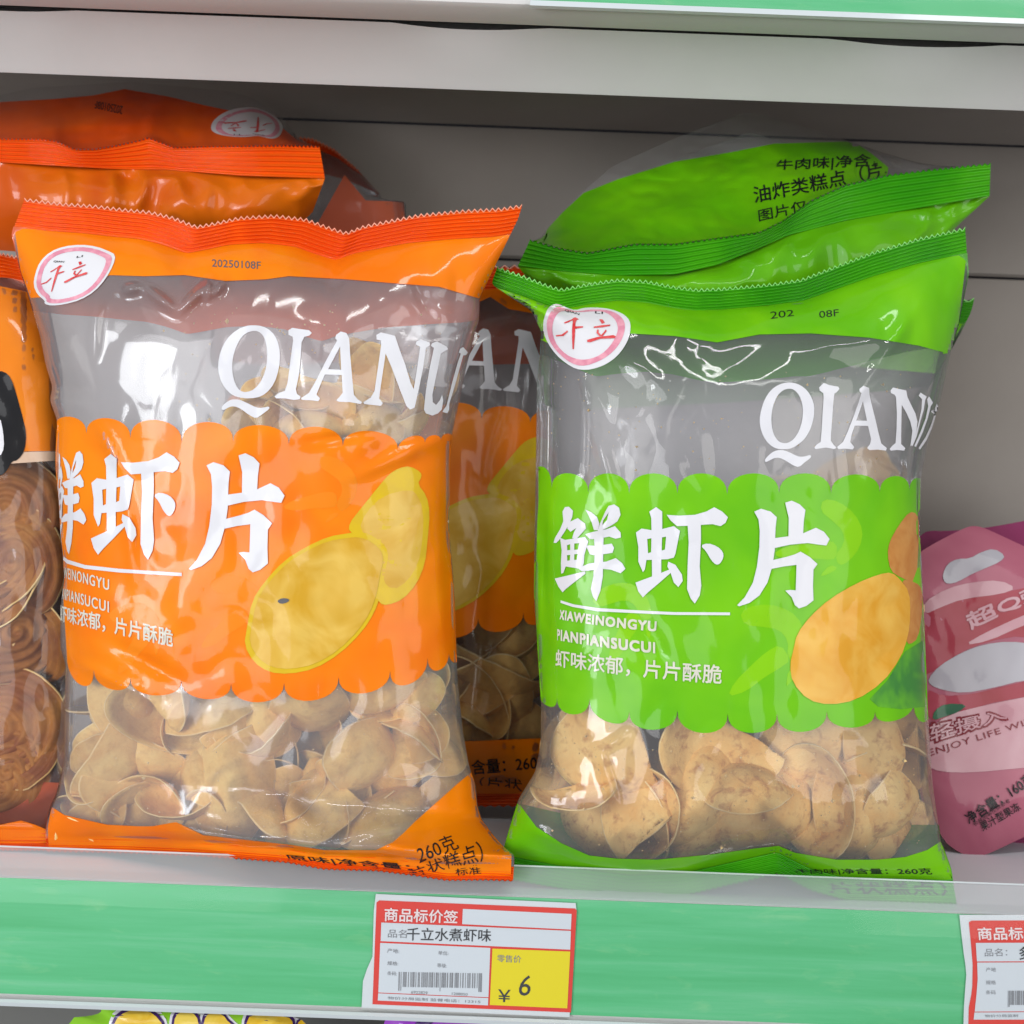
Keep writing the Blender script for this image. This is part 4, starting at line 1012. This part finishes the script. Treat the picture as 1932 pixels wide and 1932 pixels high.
HE = [(30,960,1.2,0,0,0,'uppermost spiral chip'),(75,1060,1.15,5,-5,100,'second spiral chip from the top'),(50,1180,1.15,0,35,60,'spiral chip turned sideways halfway down'),(10,1370,1.35,0,-4,30,'largest spiral chip low down'),
      (60,1450,1.2,4,8,80,'spiral chip half behind the largest one'),(10,1500,1.2,-6,0,10,'lowest spiral chip above the footer'),(-40,1100,1.2,0,30,0,'spiral chip at the picture edge')]
for x, y, s_, tx, tz, sp, lb in HE:
    place(LIB_C[abs(int(x)) % 3], x, y, .050, facing(tx, tz, sp), bagE, lb + ' in the amber bag at the left picture edge', 'spiral chips in the amber bag', size=s_)
for k in range(26):
    place(LIB_C[k % 3], rnd.uniform(-180, 115), rnd.uniform(900, 1520), rnd.uniform(.056, .075), facing(rnd.uniform(-30, 30), rnd.uniform(-40, 40), rnd.uniform(0, 360)), bagE,
          'brown spiral chip in the heap inside the amber bag at the left picture edge', 'spiral chips in the amber bag', size=1.05)

# ------------------------------------------------------------------ jelly pouches (right)
def pouch(label, outline, Yf, T, mat, name='jelly_pouch', cat='pouch'):
    xs = [p[0] for p in outline]; ys = [p[1] for p in outline]
    cx, cy_ = sum(xs) / len(xs), sum(ys) / len(ys)
    out = smoothloop(outline, 2); n = len(out); V = []; K = 10
    for side in (-1, 1):
        for r in range(K + 1):
            k = 1 - (r / K) ** 1.6
            for i in range(n):
                x = cx + (out[i][0] - cx) * (1 - k) ; y = cy_ + (out[i][1] - cy_) * (1 - k)
                h = T * (1 - (1 - k) ** 6) ** .7
                V.append(pix(x, y, Yf(x, y) + side * h + (.0012 * noise.noise(Vector((x * .02, y * .02, 3))) if r < K else 0)))
    Fc = []
    for s_ in (0, 1):
        b0 = s_ * (K + 1) * n
        for r in range(K):
            for i in range(n):
                q = (b0 + r * n + i, b0 + (r + 1) * n + i, b0 + (r + 1) * n + (i + 1) % n, b0 + r * n + (i + 1) % n)
                Fc.append(q if s_ else q[::-1])
        Fc.append(tuple(b0 + i for i in range(n)) if s_ == 0 else tuple(b0 + i for i in range(n))[::-1])
    bv = BVHTree.FromPolygons([tuple(v) for v in V], Fc)
    root = empty(name, tuple(pix(cx, max(ys), Yf(cx, max(ys)))), label, cat)
    mesh_obj('body', V, Fc, mat, root)
    class O: pass
    o = O(); o.root = root; o._b = bv; o.Y0 = Yf(cx, cy_); return o
M['pink'] = mat_print('pink_pouch', (.34, .085, .135, 1), (.44, .14, .195, 1), nscale=14, bump=.9)
M['magenta'] = mat_print('magenta_pouch', (.22, .025, .09, 1), (.26, .04, .12, 1), bump=.3)
M['darkred'] = mat_print('dark_red_print', (.30, .025, .04, 1), (.36, .05, .08, 1), bump=.3, nscale=20)
M['palepink'] = mat_print('pale_pink_print', (.50, .26, .30, 1), (.58, .36, .40, 1), bump=.3, nscale=20)
M['spoon'] = mat_print('grey_spoon_print', (.36, .34, .38, 1), (.44, .43, .47, 1), bump=.3, nscale=12)
M['leafd'] = mat_print('dark_leaf_print', (.03, .10, .06, 1), (.05, .16, .08, 1), bump=.3)
M['maroon_ink'] = mat_print('maroon_ink', (.20, .02, .03, 1), None, bump=.2)
lean = lambda y0, Y0, k: (lambda x, y: Y0 + (y0 - y) * k)
pm = pouch('dark magenta jelly pouch behind the pink one at the right picture edge', [(1700,1040),(1742,1006),(1752,1001),(1790,1002),(1860,996),(1932,983),(2100,950),(2260,1100),(2240,1560),(2100,1640),(1950,1622),(1880,1606),(1760,1500)], lean(1600, .118, .00003), .006, M['magenta'])
Z8 = zz(1672, .3847, 929, .3847)
pp = pouch('pink jelly pouch tilted at the right picture edge with red writing', [(1700,1075),(1733,1041),(1814,998),(1837,991),(1860,997),(1903,1017),(2060,1090),(2170,1200),(2150,1420),(2060,1520),(1932,1579),(1872,1608),(1849,1616),(1822,1614),(1799,1602),(1778,1583),(1720,1480)], lean(1600, .092, .00003), .006, M['pink'])
pr(pp, 'dark_fruit_print', [[smoothloop(Z8([(130,640),(250,540),(420,520),(676,470),(900,420),(900,760),(676,700),(500,730),(350,790),(250,870),(180,900)]))],
                          [smoothloop(Z8([(190,960),(280,1000),(420,990),(560,955),(800,900),(800,980),(640,1010),(480,1040),(300,1110),(200,1120)]))]], 'darkred', .0003)
pr(pp, 'pale_swirl', [[smoothloop(Z8([(180,540),(300,470),(420,440),(560,430),(640,470),(560,500),(380,520),(250,570),(190,600)]))], [smoothloop(Z8([(380,750),(480,690),(676,600),(900,520),(900,570),(676,650),(500,730)]))],
                      [smoothloop(Z8([(190,1180),(300,1090),(500,1040),(700,1000),(900,960),(900,1330),(676,1350),(420,1375),(260,1370),(200,1340)]))]], 'palepink', .0004)
pr(pp, 'jelly_picture', [[smoothloop(Z8([(278,400),(300,350),(350,325),(410,325),(470,290),(530,275),(585,310),(560,340),(490,370),(420,400),(350,440),(300,450),(280,430)]))],
                       [smoothloop(Z8([(205,915),(260,850),(380,780),(480,745),(600,730),(740,745),(860,790),(900,900),(676,920),(520,960),(380,985),(280,970),(215,945)]))]], 'spoon', .0005)
pr(pp, 'leaf_picture', [[smoothloop(Z8([(225,1120),(235,1070),(290,1035),(400,1040),(360,1075),(290,1100)]))]], 'leafd', .0006)
tq = lambda s, pts, **k: text_quad(s, *Z8(pts), **k)
o_ = [tq('轻摄入', [(208,1135),(580,1060),(215,1235),(600,1115)], bold=.06)]
pr(pp, 'slogan_outline', o_, 'maroon_ink', .0007)
pr(pp, 'slogan_lettering', [tq('轻摄入', [(212,1140),(576,1065),(219,1230),(596,1110)], bold=.012)], 'palepink', .0010)
pr(pp, 'flavour_lettering', [tq('超Q', [(380,600),(640,490),(420,680),(670,555)], bold=.03), tq('弹', [(650,490),(760,440),(675,550),(790,500)], bold=.03)], 'palepink', .0008)
pr(pp, 'english_lettering', [tq('ENJOY LIFE WITH', [(205,1262),(760,1090),(215,1305),(775,1125)], bold=.004, space=1.1)], 'maroon_ink', .0008)
pr(pp, 'net_weight_text', [tq('净含量：160克', [(380,1580),(700,1370),(410,1630),(735,1425)], bold=.016), tq('包装图案仅供参考', [(425,1620),(600,1500),(432,1640),(610,1518)]), tq('果汁型果冻', [(455,1620),(640,1520),(475,1665),(665,1555)], bold=.01)], 'black_ink', .0008)

# ------------------------------------------------------------------ goods on the shelf below
M['lime'] = mat_print('lime_pack_print', (.22, .52, .02, 1), (.28, .60, .04, 1), bump=.3)
M['violet'] = mat_print('violet_pack_print', (.28, .04, .48, 1), (.36, .09, .56, 1), bump=.3, nscale=30)
M['gold'] = mat_print('gold_lettering', (.70, .42, .012, 1), (.80, .60, .10, 1), nscale=70)
M['purple_ink'] = mat_print('purple_outline', (.05, .015, .12, 1), None)
flat = lambda Y: (lambda x, y: Y)
def grp(pts, k):
    cx = sum(p[0] for p in pts) / len(pts); cy_ = sum(p[1] for p in pts) / len(pts)
    return [(cx + (x - cx) * (1 + k / max(20, abs(x - cx))) , cy_ + (y - cy_) * (1 + k / max(20, abs(y - cy_)))) for x, y in pts]
pl = pouch('lime green snack pack with fat yellow lettering, only its top showing on the shelf below', [(110,1922),(190,1915),(192,1898),(330,1900),(585,1908),(590,2000),(588,2200),(120,2200)], flat(.022), .008, M['lime'], 'snack_pack', 'snack pack')
letters = [[(212,1960),(218,1925),(240,1908),(270,1904),(295,1912),(315,1935),(318,1965),(300,2010),(230,2010)], [(334,1940),(338,1916),(352,1908),(372,1910),(384,1924),(384,1960),(360,2000),(336,1990)],
           [(392,1940),(398,1916),(412,1910),(432,1914),(444,1930),(470,1945),(470,1990),(396,1995)], [(476,1960),(480,1920),(496,1914),(560,1917),(572,1930),(574,1990),(480,1996)], [(578,1960),(578,1932),(590,1920),(606,1924),(612,1940),(610,1990),(580,1990)]]
letters = [[(x * .955 + 8 , y) for x, y in l] for l in letters]
pr(pl, 'lettering_halo', [[smoothloop(grp(l, 9))] for l in letters], 'white_ink', .0003)
pr(pl, 'lettering_outline', [[smoothloop(grp(l, 4.5))] for l in letters], 'purple_ink', .0006)
pr(pl, 'pack_lettering', [[smoothloop(l)] for l in letters], 'gold', .0009)
pv = pouch('violet snack pack under the price label on the shelf below, with a dark round mark', [(708,1905),(800,1908),(960,1922),(1120,1925),(1125,2100),(1120,2250),(715,2250)], flat(.022), .008, M['violet'], 'snack_pack', 'snack pack')
pr(pv, 'round_mark', [[smoothloop([(785,1924),(815,1913),(845,1912),(820,1924),(800,1950),(780,1952)])]], 'purple_ink', .0006)
py_ = pouch('grey blue snack pack at the right, only its top edge showing on the shelf below', [(1150,1928),(1300,1930),(1500,1936),(1650,1945),(1650,2200),(1150,2200)], flat(.03), .008, mat_print('blue_grey_pack', (.12, .17, .22, 1), (.5, .3, .15, 1), nscale=14), 'snack_pack', 'snack pack')
add_box('lower_goods_shelf', -XW, XW, .004, .16, -.50, -.46, M['deck'], unit)

# ------------------------------------------------------------------ price labels in the rail
YT = -.0012
def flatpoly(name, shapes, mat, parent, dY, f=None):
    V = []; Fc = []
    for k, sh_ in enumerate(shapes):
        vs_, ts = sh_ if isinstance(sh_, tuple) else poly2d([[f(*p) if f else p for p in l] for l in sh_])
        b = len(V)
        n0 = getattr(sh_, 'n0', 10 ** 9)
        V += [pix(v[0], v[1], YT - dY - (i // n0) * 2.5e-5) for i, v in enumerate(vs_)]
        for t in ts:
            q = [b + i for i in t]
            Fc.append(tuple(q))
    o = mesh_obj(name, V, Fc, mat, parent, smooth=False)
    return o
Zt = zz(650.2, .2564, 1641, .2564)
def tag_label(label, mp_, left=None, right_ext=False, name_text=None):
    g = lambda pts: mp_(pts)
    c = g([(900, 1000)])[0]
    root = empty('price_label', tuple(pix(c[0], c[1], YT)), label, 'price label')
    return root
t1 = tag_label('white price label with red frame and yellow box reading 6', Zt)
q = lambda s, pts, **k: text_quad(s, *Zt(pts), **k)
flatpoly('paper', [[Zt([(230,178),(1700,245),(1705,290),(1655,1085),(125,1015),(135,820),(165,730),(205,640),(215,300)])]], M['paper'], t1, 0)
flatpoly('red_frame', [[Zt([(255,225),(1695,285),(1708,300),(1665,1050),(205,990),(235,240)])]], M['tag_red'], t1, .0002)
flatpoly('white_box', [[Zt([(870,288),(1670,325),(1665,440),(865,400)])], [Zt([(270,388),(1665,450),(1660,588),(265,525)])], [Zt([(262,538),(1072,575),(1058,938),(248,903)])], [Zt([(247,909),(1057,944),(1055,998),(244,962)])]], M['paper_box'], t1, .0004)
flatpoly('yellow_box', [[Zt([(1088,580),(1660,602),(1638,1020),(1068,995)])]], M['tag_yellow'], t1, .0004)
flatpoly('heading_text', [q('商品标价签', [(295,280),(835,302),(292,378),(830,395)], bold=.02)], M['tag_white_text'], t1, .0006)
flatpoly('name_text', [q('千立水煮虾味', [(458,425),(1080,438),(455,520),(1075,530)], bold=.006)], M['tag_text'], t1, .0006)
flatpoly('small_text', [q('品名', [(320,438),(458,442),(318,498),(456,503)]), q('产地:', [(315,578),(402,584),(313,610),(400,616)]), q('单位:', [(690,596),(765,600),(688,626),(763,630)]),
                      q('规格:', [(315,672),(395,676),(313,702),(393,706)]), q('等级:', [(682,688),(752,692),(680,718),(750,722)]), q('条码:', [(315,746),(385,750),(313,776),(383,780)]),
                      q('零售价', [(1124,624),(1300,632),(1120,678),(1297,686)]), q('物价分局监制 监督电话：12315', [(318,932),(1000,960),(316,954),(998,984)]),
                      q('6922829', [(490,890),(610,896),(489,912),(609,918)]), q('1208050', [(790,902),(905,908),(789,922),(904,928)])], M['tag_grey'], t1, .0006)
flatpoly('price_text', [q('6', [(1300,775),(1385,778),(1275,925),(1360,930)]), q('¥', [(1130,880),(1222,884),(1128,972),(1218,976)])], M['tag_text'], t1, .0006)
def bars(x0, x1, y0, h, n, seed, mapf, slope=.046):
    r = random.Random(seed); S_ = []; x = x0; k = 0
    while x < x1:
        w_ = r.choice((4, 5, 8, 12)); g_ = r.choice((4, 5, 8, 12))
        e = 28 if (k in (0, 1) or abs(x - (x0 + x1) / 2) < 9 or x > x1 - 22) else 0
        y = y0 + (x - x0) * slope
        S_.append([mapf([(x, y), (x + w_, y), (x + w_ - 3, y + h + e), (x - 3, y + h + e)])]); x += w_ + g_; k += 1
    return S_
flatpoly('barcode', bars(398, 1002, 752, 110, 30, 5, Zt, .016), M['tag_grey'], t1, .0006)
Zr = zz(1721.5, .1346, 1672, .1346)
t2 = empty('price_label', tuple(pix(1900, 1930, YT)), 'white price label with red frame cut off by the right picture edge', 'price label')
q2 = lambda s, pts, **k: text_quad(s, *Zr(pts), **k)
flatpoly('paper', [[Zr([(658,402),(2600,400),(2600,2150),(705,2150),(715,1932),(722,1700),(735,1500),(755,1240),(742,1100),(720,950),(690,700)])]], M['paper'], t2, 0)
flatpoly('red_frame', [[Zr([(790,505),(830,482),(2500,478),(2500,2050),(790,2050),(785,1932),(790,1700),(825,1520),(840,1400),(845,1100),(820,800)])]], M['tag_red'], t2, .0002)
flatpoly('white_box', [[Zr([(888,795),(2450,790),(2450,1050),(905,1055)])], [Zr([(908,1070),(2450,1066),(2450,1750),(873,1758),(900,1500),(915,1300)])], [Zr([(870,1770),(2450,1760),(2450,1870),(858,1870)])]], M['paper_box'], t2, .0004)
flatpoly('heading_text', [q2('商品标价签', [(910,580),(1980,570),(925,755),(1990,745)], bold=.02)], M['tag_white_text'], t2, .0006)
flatpoly('name_text', [q2('多味虾片', [(1495,850),(2100,845),(1505,1030),(2110,1025)], bold=.012)], M['tag_text'], t2, .0006)
flatpoly('small_text', [q2('品名：', [(1015,875),(1330,870),(1015,985),(1330,980)]), q2('产地', [(1030,1140),(1170,1140),(1030,1200),(1170,1200)]), q2('规格', [(1030,1320),(1170,1320),(1030,1380),(1170,1380)]),
                      q2('条码', [(1030,1460),(1165,1460),(1030,1518),(1165,1518)]), q2('物价分局监制', [(1015,1800),(1480,1795),(1015,1840),(1480,1835)])], M['tag_grey'], t2, .0006)
flatpoly('barcode', bars(1340, 2200, 1465, 200, 30, 8, lambda p: Zr(p), 0), M['tag_grey'], t2, .0006)

# ------------------------------------------------------------------ crumbs lying on the inside of the films
def crumbs(bag, zones, n, label, seed):
    r_ = random.Random(seed); V = []; Fc = []
    for k in range(n):
        z = r_.choice(zones); px, py = r_.uniform(z[0], z[1]), r_.uniform(z[2], z[3])
        h = bag._b.ray_cast(CAM, ray(px, py))
        if h[0] is None: continue
        c = h[0] + ray(px, py) * .0009; s_ = r_.uniform(.00018, .00055) * (2.2 if r_.random() < .06 else 1)
        b = len(V)
        for q_ in ((1, 0, 0), (-1, 0, 0), (0, 1, 0), (0, -1, 0), (0, 0, 1), (0, 0, -1)):
            V.append(c + Vector(q_) * s_ * r_.uniform(.5, 1.3))
        Fc += [tuple(b + i for i in f) for f in ((0, 2, 4), (2, 1, 4), (1, 3, 4), (3, 0, 4), (2, 0, 5), (1, 2, 5), (3, 1, 5), (0, 3, 5))]
    o = mesh_obj('crumbs', V, Fc, M['chip_rim'], None, smooth=False)
    tag(o, label, 'crumbs', kind='stuff')
crumbs(bagA, [(190, 840, 1290, 1590), (500, 840, 600, 820), (300, 840, 560, 820)], 420, 'fine golden crumbs sticking to the inside of the front orange bag', 5)
crumbs(bagG, [(1040, 1740, 1370, 1610), (1040, 1740, 1370, 1610), (1040, 1720, 700, 900)], 420, 'fine pale crumbs sticking to the inside of the front green bag', 6)
